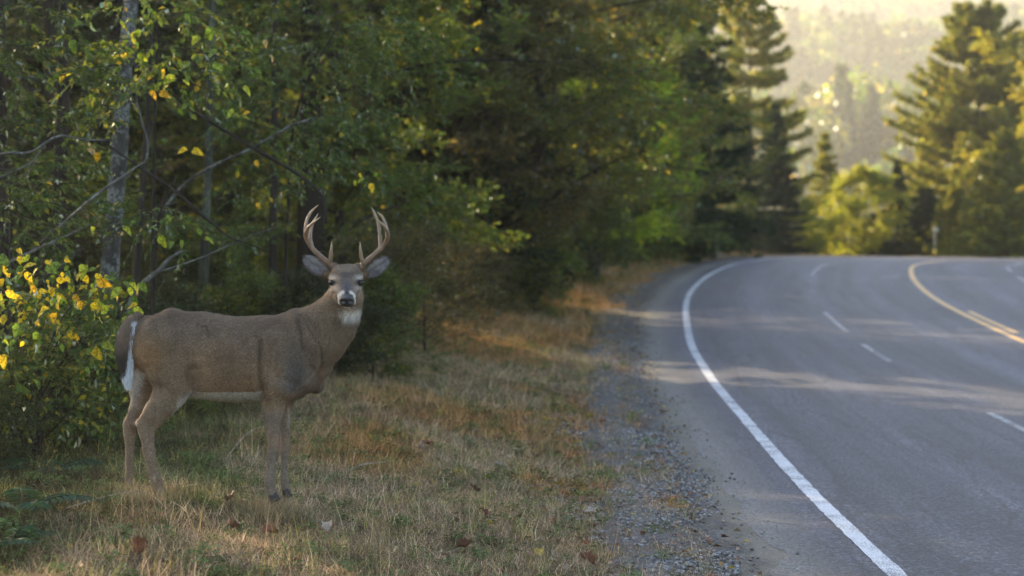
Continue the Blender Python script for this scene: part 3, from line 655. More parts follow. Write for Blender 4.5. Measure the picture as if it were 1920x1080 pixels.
sB, bB = sapling('sapling', 'slender sapling with yellowing drooping leaves in front of the grey trunk', [(330, -80, 15), (300, 60, 15), (290, 300, 15), (285, 560, 15), (282, 740, 15)],
    [[(300, -20, 15), (260, 0, 14.6), (180, 20, 14.2)], [(300, 30, 15), (370, 25, 14.6), (450, 40, 14.2)], [(300, 60, 15), (240, 75, 14.5), (140, 60, 14.2)],
     [(298, 90, 15), (370, 95, 14.5), (470, 130, 14.2)], [(295, 130, 15), (340, 150, 14.5), (430, 180, 14.3)], [(296, 90, 15), (230, 120, 14.5), (150, 130, 14.2)],
     [(292, 170, 15), (240, 195, 14.5), (180, 230, 14.3)]], G_HANG2, 102, leaf=.06, per=13)
sC, bC = sapling('sapling', 'sapling with green hanging boughs between the grey trunk and the buck\'s antlers', [(640, 40, 18), (560, 200, 18), (540, 400, 18), (530, 690, 18)],
    [[(560, 210, 18), (600, 215, 17.6), (660, 240, 17)], [(550, 230, 18), (590, 260, 17.5), (640, 300, 17)], [(545, 260, 18), (560, 290, 17.5), (600, 335, 17)],
     [(560, 190, 18), (480, 200, 17.6), (420, 230, 17.4)], [(600, 100, 18), (680, 110, 17.6), (760, 150, 17.4)], [(600, 100, 18), (520, 90, 17.6), (450, 110, 17.4)],
     [(620, 60, 18), (700, 50, 17.6), (820, 80, 17.4)], [(600, 30, 18), (540, 20, 17.6), (460, 30, 17.3)], [(570, 150, 18), (520, 150, 17.6), (440, 170, 17.3)],
     [(545, 330, 18), (500, 340, 17.6), (430, 370, 17.4)], [(545, 300, 18), (620, 300, 17.6), (700, 330, 17.4)], [(590, 120, 18), (660, 170, 17.6), (740, 210, 17.4)], [(545, 420, 18), (490, 430, 17.6), (430, 455, 17.4)]], G_HANG, 103, leaf=.055, per=22)
sD, bD = sapling('sapling', 'small sapling with green leaves hanging left of the buck\'s ear', [(330, 330, 14.3), (300, 400, 14.3), (285, 560, 14.4), (280, 720, 14.4)],
    [[(330, 380, 14.3), (270, 395, 14.2), (190, 400, 14)], [(320, 395, 14.3), (340, 400, 14), (350, 430, 13.8)], [(310, 390, 14.3), (250, 410, 14), (210, 430, 13.9)]], G_HANG, 104, leaf=.05, per=13)
sE, bE = sapling('sapling', 'low sapling with small leaves at left above the yellow bush', [(20, 340, 13.8), (20, 480, 13.8), (24, 640, 13.8), (26, 840, 13.8)],
    [[(20, 380, 13.8), (90, 380, 13.6), (170, 395, 13.5)], [(20, 400, 13.8), (70, 420, 13.6), (120, 440, 13.4)], [(20, 350, 13.8), (60, 340, 13.6), (140, 345, 13.4)]], G_HANG, 105, leaf=.05, per=16)

# large single leaves, each an object
def leaf_mesh(seed, c, teeth=.06, L=1.0, W=.62, curl=.2, fold=.12):
    r = np.random.default_rng(seed); n = 7; t = np.linspace(0, 1, n); w_ = W * .5 * np.sin(np.pi * t ** .75) ** .8; w_[-1] = 0; w_[0] = 0
    V = []; 
    for i in range(n):
        z = -curl * t[i] ** 2 * L + r.normal(0, .012)
        V += [(t[i] * L, 0, z), (t[i] * L + r.uniform(-teeth, teeth) * .5, w_[i] * (1 + r.uniform(-teeth, teeth) * 2), z + fold * w_[i] * 2 + r.normal(0, .015)),
              (t[i] * L + r.uniform(-teeth, teeth) * .5, -w_[i] * (1 + r.uniform(-teeth, teeth) * 2), z + fold * w_[i] * 2 + r.normal(0, .015))]
    F = []
    for i in range(n - 1):
        a = 3 * i; F += [(a, a + 3, a + 4), (a, a + 4, a + 1), (a, a + 5, a + 3), (a, a + 2, a + 5)]
    V = np.array(V); C = np.array(c)[None] * r.uniform(.7, 1.2, (len(V), 1)); C[::3] *= 1.12
    V = np.vstack([V, [(-.30, .012, .02), (-.30, -.012, .02), (.02, 0, 0)]]); F.append((21, 22, 23)); C = np.vstack([C, np.array([[.12, .10, .03]] * 3)])
    return mesh('leaf', V, F, M_bigleaf, C)
def bigleafmat():
    m = leafmat('broad_leaf', .45, .05); nt_ = m.node_tree; nd = nt_.nodes; ln = nt_.links
    for n_ in nd:
        if n_.type == 'TEX_NOISE': n_.inputs['Scale'].default_value = 5
        if n_.type == 'VALTORGB' and n_.color_ramp.elements[0].position > .1:
            n_.color_ramp.elements[0].color = (.28, .24, .2, 1); n_.color_ramp.elements[1].color = (1.3, 1.3, 1.25, 1); n_.color_ramp.elements[0].position = .36; n_.color_ramp.elements[1].position = .56
    return m
M_bigleaf = bigleafmat()
LEAFC = {'yellow': (.50, .37, .025), 'gold': (.46, .27, .02), 'lime': (.24, .28, .03), 'green': (.09, .15, .028), 'dkgreen': (.04, .075, .022), 'tan': (.34, .25, .14), 'brown': (.17, .085, .04)}
LM = {k: [leaf_mesh(200 + i + 7 * j, c, .07, curl=.18 + .2 * i, fold=.10 + .12 * i) for i in range(3)] for j, (k, c) in enumerate(LEAFC.items())}
def put_leaf(parent, base, p, size, c, r, face=True):
    o = obj('leaf', LM[c][r.integers(3)], parent)
    d = norm(np.array([r.normal(0, .8), r.normal(0, .5), -r.uniform(.1, 1.1)]))         # leaves hang
    nrm = norm(np.array([r.normal(0, .45), -r.uniform(.3, 1.0), r.uniform(.2, .9)])); s_ = norm(np.cross(nrm, d)); nrm = np.cross(d, s_)
    M = Matrix(((d[0], s_[0], nrm[0]), (d[1], s_[1], nrm[1]), (d[2], s_[2], nrm[2])))
    o.rotation_euler = M.to_euler(); o.location = tuple(np.asarray(p) - base); s1 = size * r.uniform(.75, 1.2); o.scale = (s1, s1, s1)
    return o
rl = np.random.default_rng(31)
for (par, base, lst) in (
    (sB, bB, [(304, 130, 13.9, .10, 'yellow'), (282, 172, 14, .08, 'gold'), (300, 175, 14, .09, 'gold'), (318, 160, 14, .08, 'yellow'), (352, 280, 14, .07, 'yellow'), (362, 282, 14, .08, 'yellow'),
              (470, 210, 14, .08, 'gold'), (440, 205, 14, .08, 'lime'), (498, 75, 14, .07, 'tan'), (506, 105, 14, .06, 'tan'), (165, 280, 14, .08, 'tan'), (185, 285, 14, .07, 'gold'),
              (330, 142, 14, .09, 'lime'), (345, 150, 14, .09, 'lime'), (360, 120, 14, .09, 'green'), (395, 50, 14, .10, 'green'), (410, 95, 14, .10, 'green'), (345, 30, 14, .10, 'green'),
              (375, 70, 14, .10, 'lime'), (150, 40, 14, .10, 'green'), (175, 45, 14, .09, 'lime'), (140, 75, 14, .09, 'green'), (455, 165, 14, .08, 'lime'), (290, 20, 14, .09, 'green'),
              (262, 100, 14, .08, 'lime'), (400, 120, 14, .09, 'green'), (455, 60, 14, .08, 'green'), (425, 160, 14, .08, 'lime'), (170, 28, 14, .08, 'lime')]),
    (sC, bC, [(697, 343, 14.8, .085, 'yellow'), (683, 335, 14.8, .06, 'lime'), (705, 322, 14.8, .05, 'green'), (665, 338, 14.8, .06, 'lime'), (650, 335, 14.8, .06, 'green'), (480, 300, 15, .06, 'gold'), (482, 380, 15, .05, 'gold'), (672, 325, 14.8, .05, 'yellow')]),
    (sD, bD, [(232, 428, 13.4, .085, 'lime'), (300, 440, 13.4, .09, 'lime'), (326, 452, 13.4, .07, 'green'), (346, 452, 13.4, .07, 'green'), (383, 448, 13.4, .085, 'lime'), (342, 425, 13.4, .06, 'green'),
              (370, 428, 13.4, .06, 'green'), (180, 426, 13.4, .08, 'lime'), (285, 425, 13.4, .07, 'green'), (310, 405, 13.4, .07, 'green'), (255, 415, 13.5, .07, 'green'), (340, 400, 13.5, .06, 'green')])):
    for a, b, d, s1, c in lst:
        put_leaf(par, base, (X(a, d), d, Zp(b, d)), s1, c, rl)
# pale yellow bush behind the buck's tail
yb = (X(40, 12.6), 12.6); ybz = gz(*yb) - .03
ybush = thing('bush', 'bush with large yellow and lime leaves at the left, behind the buck\'s tail', 'bush', (yb[0], yb[1], ybz))
base = np.array([yb[0], yb[1], ybz]); m = MB(); fo = MB(); O = []; D = []
for i in range(16):
    tx = rl.uniform(-30, 265); ty = rl.uniform(490, 690); d = rl.uniform(11.9, 13.4)
    Q = spline(pxline([(30 + rl.uniform(-30, 40), 860, 12.6), ((30 + tx) / 2 - 10, ty + rl.uniform(60, 130), 12.6), (tx, ty, d)]), 16)
    V, F = tube(Q - base, np.linspace(.009, .002, 16), 5); m.add(V, F); k_ = 9; f = rl.uniform(6, 15, k_).astype(int)
    O.append(Q[f] - base); D.append(rl.normal(0, 1, (k_, 3)) * (1, 1, .3))
sprays(fo, np.concatenate(O), np.concatenate(D), .22, 9, .055, .6, [(3, (.06, .10, .022)), (2, (.12, .15, .03)), (1, (.3, .26, .03))], rl, twig=.002)
obj('stem', m.mesh('stem', M_bark_dark, True), ybush)
cnt = 0
while cnt < 205:
    a = rl.uniform(-25, 275); top = 466 + .30 * max(0, a - 60) + max(0, 30 - a) * .3; b = top + abs(rl.normal(0, 1)) * 105
    if b > 735 or (a > 225 and b > 600): continue
    hgt = (b - top) / 180; u = rl.uniform()
    c = 'dkgreen' if u < hgt * .4 else ('green' if u < .22 + hgt * .45 else ('lime' if u < .48 + hgt * .2 else ('gold' if u > .93 else 'yellow')))
    d = rl.uniform(11.7, 13.3); put_leaf(ybush, base, (X(a, d), d, Zp(b, d)), .085 * rl.uniform(.45, 1.2), c, rl); cnt += 1
r_ = np.random.default_rng(77); n_ = 1100; a = r_.uniform(-25, 250, n_); b = 500 + 330 * r_.uniform(0, 1, n_) ** .8; d = r_.uniform(12.0, 14.0, n_)
B = np.stack([X(a, d), d, Zp(b, d)], -1) - base; l = .06 * r_.uniform(.6, 1.3, n_)
V, F = leafquads(B, r_.normal(0, 1, (n_, 3)) - (0, 0, .6), r_.normal(0, .6, (n_, 3)) + (0, -.4, .7), l, l * .6)
fo.add(V, F, np.repeat(pick([(4, (.04, .07, .022)), (2, (.07, .10, .025)), (.6, (.22, .22, .03))], n_, r_), 4, 0))
obj('foliage', fo.mesh('foliage', M_leaf), ybush, kind='stuff')

# low brush at the bottom left, ferns at the corner
for px, d, me, sc, lb in ((30, 13.2, S_DRK, .40, 'dark green brush under the yellow bush at the left edge'), (120, 13.9, S_DRK, .42, 'dark green brush behind the yellow bush\'s foot'),
                          (150, 14.2, S_GRN, .45, 'green brush left of the buck\'s hind legs'), (-30, 11.8, S_DRK, .30, 'dark brush at the lower left edge in the grass'),
                          (420, 15.5, S_GRN, .3, 'low green weeds seen beneath the buck\'s belly'), (350, 17.5, S_DRK, .55, 'dark brush behind the buck\'s back'),
                          (470, 18, S_GRN, .5, 'green brush behind the buck\'s shoulder'), (560, 18.5, S_DRK, .62, 'dark brush behind the buck\'s neck'), (640, 19, S_DRK, .6, 'dark shrub behind the buck\'s head and chest'),
                          (700, 19.5, S_GRN, .52, 'leafy green shrub to the right of the buck\'s chest'), (280, 16, S_DRK, .5, 'dark brush behind the buck\'s rump')):
    tree(me, px, d, lb, 'shrub', 'shrub', sc, names=('stem', 'foliage'), dz=-.03)
def fern(px, d, label, sc, seed):
    r = np.random.default_rng(seed); x = X(px, d); t = thing('fern', label, 'fern', (x, d, gz(x, d)), r.uniform(0, 6)); 
    for k_ in range(6):
        az = k_ * 1.05 + r.uniform(-.3, .3); L = sc * r.uniform(.75, 1.1); n = 13; u = np.linspace(0, 1, n)
        P = np.stack([np.cos(az) * L * u, np.sin(az) * L * u, L * (.75 * u - .62 * u ** 2)], -1); m = MB(); V, F = tube(P, np.linspace(.004, .001, n), 4); m.add(V, F, (.04, .06, .03))
        T = norm(np.gradient(P, axis=0)); sd_ = np.array([-math.sin(az), math.cos(az), 0]); ll = L * .30 * np.sin(np.pi * (u * .85 + .12))
        for sg in (-1, 1):
            V, F = leafquads(P[1:], sd_ * sg + T[1:] * .45 - (0, 0, .15), np.array([0, 0, 1.]) + r.normal(0, .15, (n - 1, 3)), ll[1:], ll[1:] * .34, .1, .15)
            m.add(V, F, np.repeat(pick([(1, (.035, .085, .048)), (1, (.028, .065, .04))], n - 1, r), 4, 0))
        obj('frond', m.mesh('frond', M_leaf), t)
fern(40, 9.6, 'bluish green fern at the left edge beside the grass', .38, 1); fern(10, 8.9, 'bluish green fern in the lower left corner', .30, 2); fern(85, 11.6, 'dark fern in front of the left brush', .36, 3)

# ------------------------------------------------------------------ ridge trees across the valley
def blob_tree(seed, h, wd, pal, n=420, lf=1.0, cone=False):
    r = np.random.default_rng(seed); m = MB(); V, F = tube([(0, 0, -1), (0, 0, h * .8)], [h * .02, h * .006], 5); m.add(V, F, (.05, .04, .03))
    if cone:
        u = r.uniform(0, 1, n) ** .8; a = r.uniform(0, 6.28, n); rr = wd * (1 - u) * (.5 + .5 * r.uniform(0, 1, n)) * (1 + .3 * np.sin(u * 50)); P = np.stack([np.cos(a) * rr, np.sin(a) * rr, h * (.08 + .92 * u)], -1)
    else:
        lob = r.normal(0, .42, (9, 3)) * (wd, wd, h * .3) + (0, 0, h * .6); P = lob[r.integers(9, size=n)] + norm(r.normal(0, 1, (n, 3))) * r.uniform(.5, 1, (n, 1)) * (wd * .5, wd * .5, h * .24)
    l = lf * r.uniform(.6, 1.4, n); V, F = leafquads(P, r.normal(0, 1, (n, 3)), r.normal(0, 1, (n, 3)), l, l * .8); m.add(V, F, np.repeat(pick(pal, n, r), 4, 0))
    return m
FT = {'yellow': [blob_tree(300 + i, 13, 4.2, [(3, (.34, .31, .10)), (2, (.28, .29, .08)), (1, (.34, .27, .12))], 620).mesh('crown', M_leaf) for i in range(2)],
      'green': [blob_tree(310 + i, 13, 4.2, G_BRT, 520).mesh('crown', M_leaf) for i in range(2)],
      'olive': [blob_tree(320 + i, 12, 4.0, G_OLV, 520).mesh('crown', M_leaf) for i in range(2)],
      'conifer': [blob_tree(330 + i, 16, 3.2, P_PINE, 520, cone=True).mesh('crown', M_leaf) for i in range(2)]}
rh = np.random.default_rng(12)
def hilltrees(n, y0, y1, p, label, group, smin=1.1, smax=1.6):
    items = []
    for i in range(n):
        y = rh.uniform(y0, y1); px = rh.uniform(1190, 2010); x = X(px, y); k_ = rh.choice(['yellow', 'green', 'olive', 'conifer'], p=p)
        word = {'yellow': 'yellow autumn tree', 'green': 'green leafy tree', 'olive': 'olive brown tree', 'conifer': 'dark pointed conifer'}[k_]
        o = obj('hillside_tree', FT[k_][rh.integers(2)]); o.location = (x, y, float(farz(np.array([x]), np.array([y]))[0]) - .5); o.rotation_euler = (0, 0, rh.uniform(0, 6.28))
        s_ = rh.uniform(smin, smax); o.scale = (s_, s_, s_ * rh.uniform(.9, 1.15)); tag(o, word + ' ' + label, 'tree', group + ', ' + k_); items.append((o, px, y, word + ' ' + label))
    place_labels(items)
hilltrees(125, 350, 455, [.36, .30, .18, .16], 'on the nearest misty ridge', 'trees on the nearest ridge')
hilltrees(160, 640, 810, [.36, .28, .2, .16], 'on the middle misty ridge', 'trees on the middle ridge', 1.0, 1.5)
m = MB(); srcs = [blob_tree(340 + i, 14, 4.5, p, 120, 2.0, c) for i, (p, c) in enumerate(((G_BRT, False), (G_OLV, False), (P_PINE, True), (G_YEL, False)))]
for i in range(3000):
    y = rh.uniform(930, 1290) if i < 1500 else rh.uniform(460, 1000); px = rh.uniform(1150, 2050); x = X(px, y); s_ = rh.uniform(.9, 1.5); q = srcs[rh.choice(4, p=[.3, .25, .3, .15])]
    V = np.concatenate(q.V) * s_ + (x, y, float(farz(np.array([x]), np.array([y]))[0]) - .5); m.add(V, np.concatenate(q.F), np.concatenate(q.C))
obj('distant_wood', m.mesh('distant_wood', M_leaf), kind='stuff')['label'] = 'hazy wood covering the far ridges'

# haze over valley, wood and road
hz_me = bpy.data.meshes.new('haze'); bm = bmesh.new(); bmesh.ops.create_cube(bm, size=1); bm.to_mesh(hz_me); bm.free()
hzo = obj('haze', hz_me, kind='stuff'); hzo.location = (400, 960, 98); hzo.scale = (1800, 2040, 240)
m_, nd, ln = newmat('haze'); pv = N(nd, 'VolumePrincipled'); pv.inputs['Color'].default_value = (1.0, .97, .88, 1); pv.inputs['Density'].default_value = .00042; pv.inputs['Anisotropy'].default_value = .5
ou = N(nd, 'OutputMaterial'); ln.new(pv.outputs[0], ou.inputs['Volume']); hz_me.materials.append(m_)

# ------------------------------------------------------------------ roadside marker post, rocks, twigs, fallen leaves
M_metal = principled('painted_metal', lambda nd, ln: ramp(nd, ln, noise(nd, ln, 30).outputs[0], [(.3, (.10, .10, .09)), (.7, (.2, .2, .18))]).outputs[0], .6)
M_refl = principled('reflector_face', lambda nd, ln: (.5, .42, .28), .3, spec=.6)
M_ylw = principled('yellow_sleeve', lambda nd, ln: (.6, .42, .04), .5)
x, y = X(1753, 80), 80.; z0 = gz(x, y); zt = Zp(431, 80)
t = thing('marker_post', 'thin roadside marker post with round pale reflector beyond the road crest', 'marker post', (x, y, z0))
m = MB(); V, F = tube([(0, 0, -.2), (0, 0, zt - z0 + .1)], [.03, .03], 8); m.add(V, F); obj('post', m.mesh('post', M_metal), t)
m = MB(); V, F = tube([(0, -.035, zt - z0), (0, -.06, zt - z0)], [.11, .11], 20); m.add(V, F); obj('reflector', m.mesh('reflector', M_refl), t)
m = MB(); V, F = tube([(0, 0, zt - z0 - 1.05), (0, 0, zt - z0 - .82)], [.04, .04], 10); m.add(V, F); obj('sleeve', m.mesh('sleeve', M_ylw), t)

M_rock = principled('rock', lambda nd, ln: ramp(nd, ln, noise(nd, ln, 12, 5, .7).outputs[0], [(.3, (.10, .09, .08)), (.7, (.34, .31, .28))]).outputs[0], .9, lambda nd, ln: noise(nd, ln, 18, 6, .7).outputs[0], .02)
def rock_mesh(seed, s=1.0):
    r = np.random.default_rng(seed); bm = bmesh.new(); bmesh.ops.create_icosphere(bm, subdivisions=3, radius=1)
    dirs = norm(r.normal(0, 1, (11, 3))); cut = r.uniform(.55, .9, 11)
    for v in bm.verts:
        p = np.array(v.co)
        for d_, c_ in zip(dirs, cut):
            k_ = p @ d_
            if k_ > c_: p = p - d_ * (k_ - c_) * .85
        v.co = p * (1, .8, .62) * s * (1 + r.normal(0, .012))
    me = bpy.data.meshes.new('rock'); bm.to_mesh(me); bm.free(); me.materials.append(M_rock); return me
RK = [rock_mesh(400 + i) for i in range(4)]
for i, (px, py, s_, lb, on) in enumerate(((1343, 471, .20, 'pale boulder on the bank where the verge meets the road crest', 60), (1155, 462, .22, 'pale hump of rock on the verge below the bright green trees', 54),
                                 (890, 600, .06, 'small dark stone at the wood edge right of the buck', 26.5), (1060, 775, .022, 'small brown stone near the gravel edge', 15.3),
                                 (820, 708, .05, 'rounded dark brown stone in the dry grass right of the buck', 18.5))):
    x = X(px, on); o = obj('rock', RK[i % 4]); o.location = (x, on, gz(x, on) + s_ * .3); o.scale = (s_,) * 3; o.rotation_euler = (0, 0, i * 1.3); tag(o, lb, 'rock')

def on_ground(px, py):                       # where the sight line through a pixel meets the verge
    for d in np.arange(7, 60, .05):
        if gz(X(px, d), d) > Zp(py, d): return X(px, d), d, gz(X(px, d), d)
    return X(px, 60), 60, 0
M_dry = principled('dry_leaf', lambda nd, ln: mixc(nd, ln, N(nd, 'Attribute', attribute_name='col').outputs[0], ramp(nd, ln, noise(nd, ln, 9, 4, .7).outputs[0], [(.3, (.55, .5, .5)), (.7, (1.25, 1.2, 1.15))]).outputs[0], 1, 'MULTIPLY'), .75)
DRY = {'russet': (.19, .075, .038), 'tan': (.42, .32, .22), 'pinkish': (.34, .24, .20), 'brown': (.14, .07, .04), 'maroon': (.15, .035, .04), 'yellow': (.34, .25, .05), 'pale': (.38, .31, .24)}
def dry_leaf(seed, c):
    r = np.random.default_rng(seed); n = 9; u = np.linspace(-1, 1, n); Xg, Yg = np.meshgrid(u, u * .62); x = Xg.ravel(); y = Yg.ravel()
    wdt = (1 - np.abs(x) ** 1.8) ** .8; y = y * wdt * (1 + .25 * np.cos(x * 9 + r.uniform(0, 6)) * np.abs(np.tile(np.abs(u[:, None]), (1, n)).ravel()))
    k = r.uniform(.4, 1.0); z = k * y ** 2 * 1.6 + .35 * x ** 2 * r.uniform(-.3, 1) + .12 * np.sin(x * 4 + r.uniform(0, 6)) + .06 * np.sin(y * 11 + x * 5)
    a = (np.arange(n - 1)[:, None] * n + np.arange(n - 1)[None]).ravel(); F = np.stack([a, a + 1, a + n + 1, a + n], -1)
    C = np.array(c)[None] * (.75 + .4 * r.uniform(0, 1, (n * n, 1))); return mesh('fallen_leaf', np.stack([x, y, z], -1) * .5, F, M_dry, C, True)
DL = {k: [dry_leaf(500 + 10 * j + i, c) for i in range(2)] for j, (k, c) in enumerate(DRY.items())}
FL = [(787, 852, .11, 'pinkish', 'curled pinkish fallen leaf in the middle of the grass'), (800, 849, .08, 'russet', 'small russet leaf touching the curled pinkish one'),
      (856, 903, .06, 'yellow', 'small yellow leaf lying in the grass below the pinkish leaf'), (890, 935, .08, 'brown', 'dark brown leaf standing on edge in the grass'),
      (910, 984, .09, 'maroon', 'maroon red fallen leaf near the bottom of the picture'), (975, 988, .09, 'brown', 'brown leaf right of the maroon leaf'),
      (1042, 998, .06, 'russet', 'small russet leaf near the gravel at lower middle'), (1108, 975, .07, 'pale', 'pale whitish leaf at the edge of the gravel'),
      (868, 972, .13, 'tan', 'long tan curled leaf left of the maroon leaf'), (870, 1048, .10, 'brown', 'brown leaf on the end of the thin twig at the bottom'),
      (1102, 1072, .10, 'russet', 'russet leaf cut by the bottom edge by the gravel'), (613, 1011, .08, 'pale', 'pale grey leaf low in the grass before the buck'),
      (505, 1020, .11, 'russet', 'rust red fallen leaf below the buck\'s front hooves'), (435, 1010, .09, 'brown', 'dark brown leaf below the buck\'s belly'),
      (255, 1050, .13, 'russet', 'large russet leaf at lower left in front of the buck'), (1040, 772, .07, 'brown', 'brown leaf in the dry grass beside the gravel, far side'),
      (1105, 793, .08, 'yellow', 'yellow leaf on the gravel edge'), (1130, 803, .08, 'russet', 'russet leaf on the gravel beside the yellow one'),
      (780, 780, .07, 'pale', 'whitish leaf behind the pinkish leaf'), (895, 822, .07, 'pinkish', 'pale pink leaf in the far dry grass'),
      (960, 870, .12, 'tan', 'wide tan leaf in the grass at right of middle'), (935, 888, .08, 'pale', 'pale crumpled leaf left of the wide tan leaf'),
      (1005, 870, .08, 'brown', 'brown curled leaf right of the wide tan leaf'), (1010, 1060, .09, 'yellow', 'yellow leaf at the bottom, right of the twig'),
      (430, 955, .10, 'brown', 'deep brown leaf standing in the grass behind the front legs'), (690, 835, .07, 'yellow', 'yellow tan leaf left of the pinkish leaf'),
      (1180, 1020, .06, 'tan', 'tan leaf lying on the gravel at the bottom')]
for i, (px, py, s_, c, lb) in enumerate(FL):
    x, y, z = on_ground(px, py); o = obj('fallen_leaf', DL[c][i % 2]); o.location = (x, y, z + .055); s_ = min(s_ * 1.2, .115); o.scale = (s_,) * 3
    o.rotation_euler = (rl.normal(.45, .3), rl.normal(0, .35), rl.uniform(0, 6.28)); tag(o, lb, 'leaf')
M_twig = principled('dry_twig', lambda nd, ln: ramp(nd, ln, noise(nd, ln, 40, 4).outputs[0], [(.3, (.12, .09, .06)), (.7, (.36, .29, .21))]).outputs[0], .9)
def twig(pts_, r, lb):
    P = []
    for a, b, h in pts_:
        x, y, z = on_ground(a, b); P.append((x, y, z + h))
    P = spline(P, 24); b0 = P[0].copy(); V, F = tube(P - b0, np.linspace(r, r * .4, 24), 6, rough=.08); m = MB(); m.add(V, F)
    o = obj('twig', m.mesh('twig', M_twig, True)); o.location = tuple(b0); tag(o, lb, 'twig')
twig([(120, 965, .02), (200, 950, .05), (270, 950, .06), (320, 975, .03)], .004, 'thin dry stalk arching over the grass before the hind hooves')
twig([(810, 1045, .02), (845, 1050, .04), (870, 1042, .05)], .004, 'thin curved twig at the bottom of the grass')
twig([(640, 895, .02), (680, 888, .05), (730, 878, .04)], .010, 'short weathered stick in the grass between the buck and the curled leaf')
twig([(690, 1000, .02), (560, 985, .03), (470, 960, .02)], .003, 'long dry stem lying below the buck\'s front hooves')
twig([(1080, 790, .02), (1110, 795, .03), (1160, 800, .02)], .005, 'small stick on the gravel edge')
twig([(420, 870, .02), (465, 845, .12), (510, 820, .10)], .004, 'pale dead stalk behind the buck\'s front legs')

# ------------------------------------------------------------------ the buck
DD = 10.6
dx0, dz0 = X(380, DD), gz(X(380, DD), DD)
DB = np.array([dx0, DD, dz0])
def dp(px, py, yl): d = DD + yl; return np.array([X(px, d), d, Zp(py, d)]) - DB
u_px = DD / 3600.
deer = thing('deer', 'whitetail buck with eight point antlers standing in the grass and looking at the camera', 'deer', tuple(DB))
body = []                                     # list of (V, F)
LEG = .92
def etube(secs, ref=None, seg=28, n=None, ex=2.0, flip=False):
    """secs: rows (px, py, yl, half width in px across the axis in the picture plane, half depth in m)"""
    A = np.array([list(dp(s[0], s[1], s[2])) + [s[3] * u_px * (LEG if s[1] > 790 else 1), s[4] * (LEG if s[1] > 790 else 1)] for s in secs]); A = spline(A, n or len(secs) * 5)
    P = A[:, :3]; T = norm(np.gradient(P, axis=0)); V = []; ref = np.array([0, 1., 0]) if ref is None else np.array(ref, float)
    for i in range(len(P)):
        if abs(ref[1]) > .5: u = norm(np.cross(T[i], ref)); v = norm(np.cross(u, T[i]))
        else: u = norm(ref - T[i] * (ref @ T[i])); v = np.cross(T[i], u)
        a = np.linspace(0, 2 * np.pi, seg, endpoint=False); c, s_ = np.cos(a), np.sin(a)
        c = np.sign(c) * np.abs(c) ** (2 / ex); s_ = np.sign(s_) * np.abs(s_) ** (2 / ex)
        V.append(P[i] + (c * max(A[i, 3], .002))[:, None] * u + (s_ * max(A[i, 4], .002))[:, None] * v)
    m_ = len(P); V = np.vstack(V + [P[0], P[-1]]); F = []
    for i in range(m_ - 1):
        for j in range(seg):
            a = i * seg + j; b = i * seg + (j + 1) % seg; F += [(a, b, b + seg), (a, b + seg, a + seg)]
    for j in range(seg):
        F.append((m_ * seg, (j + 1) % seg, j)); F.append((m_ * seg + 1, (m_ - 1) * seg + j, (m_ - 1) * seg + (j + 1) % seg))
    return V, np.array(F)
def ell(px, py, yl, rx, ry, rz, rot=0):
    """ellipsoid; rx, rz in px, ry in m; rot in the picture plane, degrees"""
    bm = bmesh.new(); bmesh.ops.create_icosphere(bm, subdivisions=3, radius=1); V = np.array([v.co[:] for v in bm.verts]); F = np.array([[v.index for v in f.verts] for f in bm.faces]); bm.free()
    V = V * (rx * u_px, ry, rz * u_px); a = R(rot); c, s_ = math.cos(a), math.sin(a)
    V = np.stack([V[:, 0] * c - V[:, 2] * s_, V[:, 1], V[:, 0] * s_ + V[:, 2] * c], -1); return V + dp(px, py, yl), F
tor = [(238, 612, 12, .04), (245, 617, 26, .08), (256, 624, 40, .115), (268, 632, 52, .135), (286, 641, 64, .15), (310, 648, 72, .165), (340, 658, 77, .17), (375, 666, 82, .18), (420, 672.5, 81, .19),
       (465, 674, 80.5, .195), (510, 672, 81.5, .185), (545, 670, 81, .165), (575, 668, 72, .13), (598, 672, 50, .09), (610, 676, 30, .05)]
body.append(etube([(a, b, 0, h, wd) for a, b, h, wd in tor], n=60, ex=2.15, seg=40))
neck = [(520, 655, -.00, 62, .13), (560, 645, -.01, 66, .145), (590, 632, -.03, 63, .135), (614, 612, -.06, 53, .115), (632, 590, -.09, 45, .10), (643, 568, -.11, 38, .088), (649, 546, -.11, 32, .080), (650, 524, -.09, 27, .07)]
body.append(etube(neck, n=50, seg=36))
# shoulder, upper arm, brisket
body.append(ell(532, 668, -.115, 34, .100, 62, 14)); body.append(ell(526, 722, -.110, 34, .085, 32, -20)); body.append(ell(566, 630, -.09, 16, .07, 44, 28)); body.append(ell(566, 700, -.03, 32, .10, 42, 28))
body.append(ell(585, 715, 0, 20, .075, 26, 40)); body.append(ell(600, 688, -.01, 22, .08, 36, -28)); body.append(ell(530, 668, .115, 36, .085, 66, 14))
# hindquarter
body.append(ell(301, 648, -.10, 49, .115, 60, 0)); body.append(ell(318, 700, -.118, 40, .086, 50, 12)); body.append(ell(286, 655, .10, 44, .095, 66, 0))
# near hind leg
body.append(etube([(306, 650, -.11, 48, .08), (318, 690, -.125, 46, .082), (323, 722, -.13, 38, .075), (310, 749, -.13, 30, .062), (289, 776, -.125, 23, .048), (274.5, 799, -.12, 20.5, .035), (273.5, 812, -.12, 17.5, .031),
                   (275, 826, -.12, 14.5, .027), (278, 848, -.12, 12.2, .023), (283, 874, -.12, 11, .021), (289, 896, -.12, 10.8, .022), (294, 912, -.12, 12.2, .025), (299, 926, -.12, 10.5, .022), (304, 938, -.12, 12, .024)], n=90))
body.append(ell(262, 797, -.12, 9, .022, 13, 25))
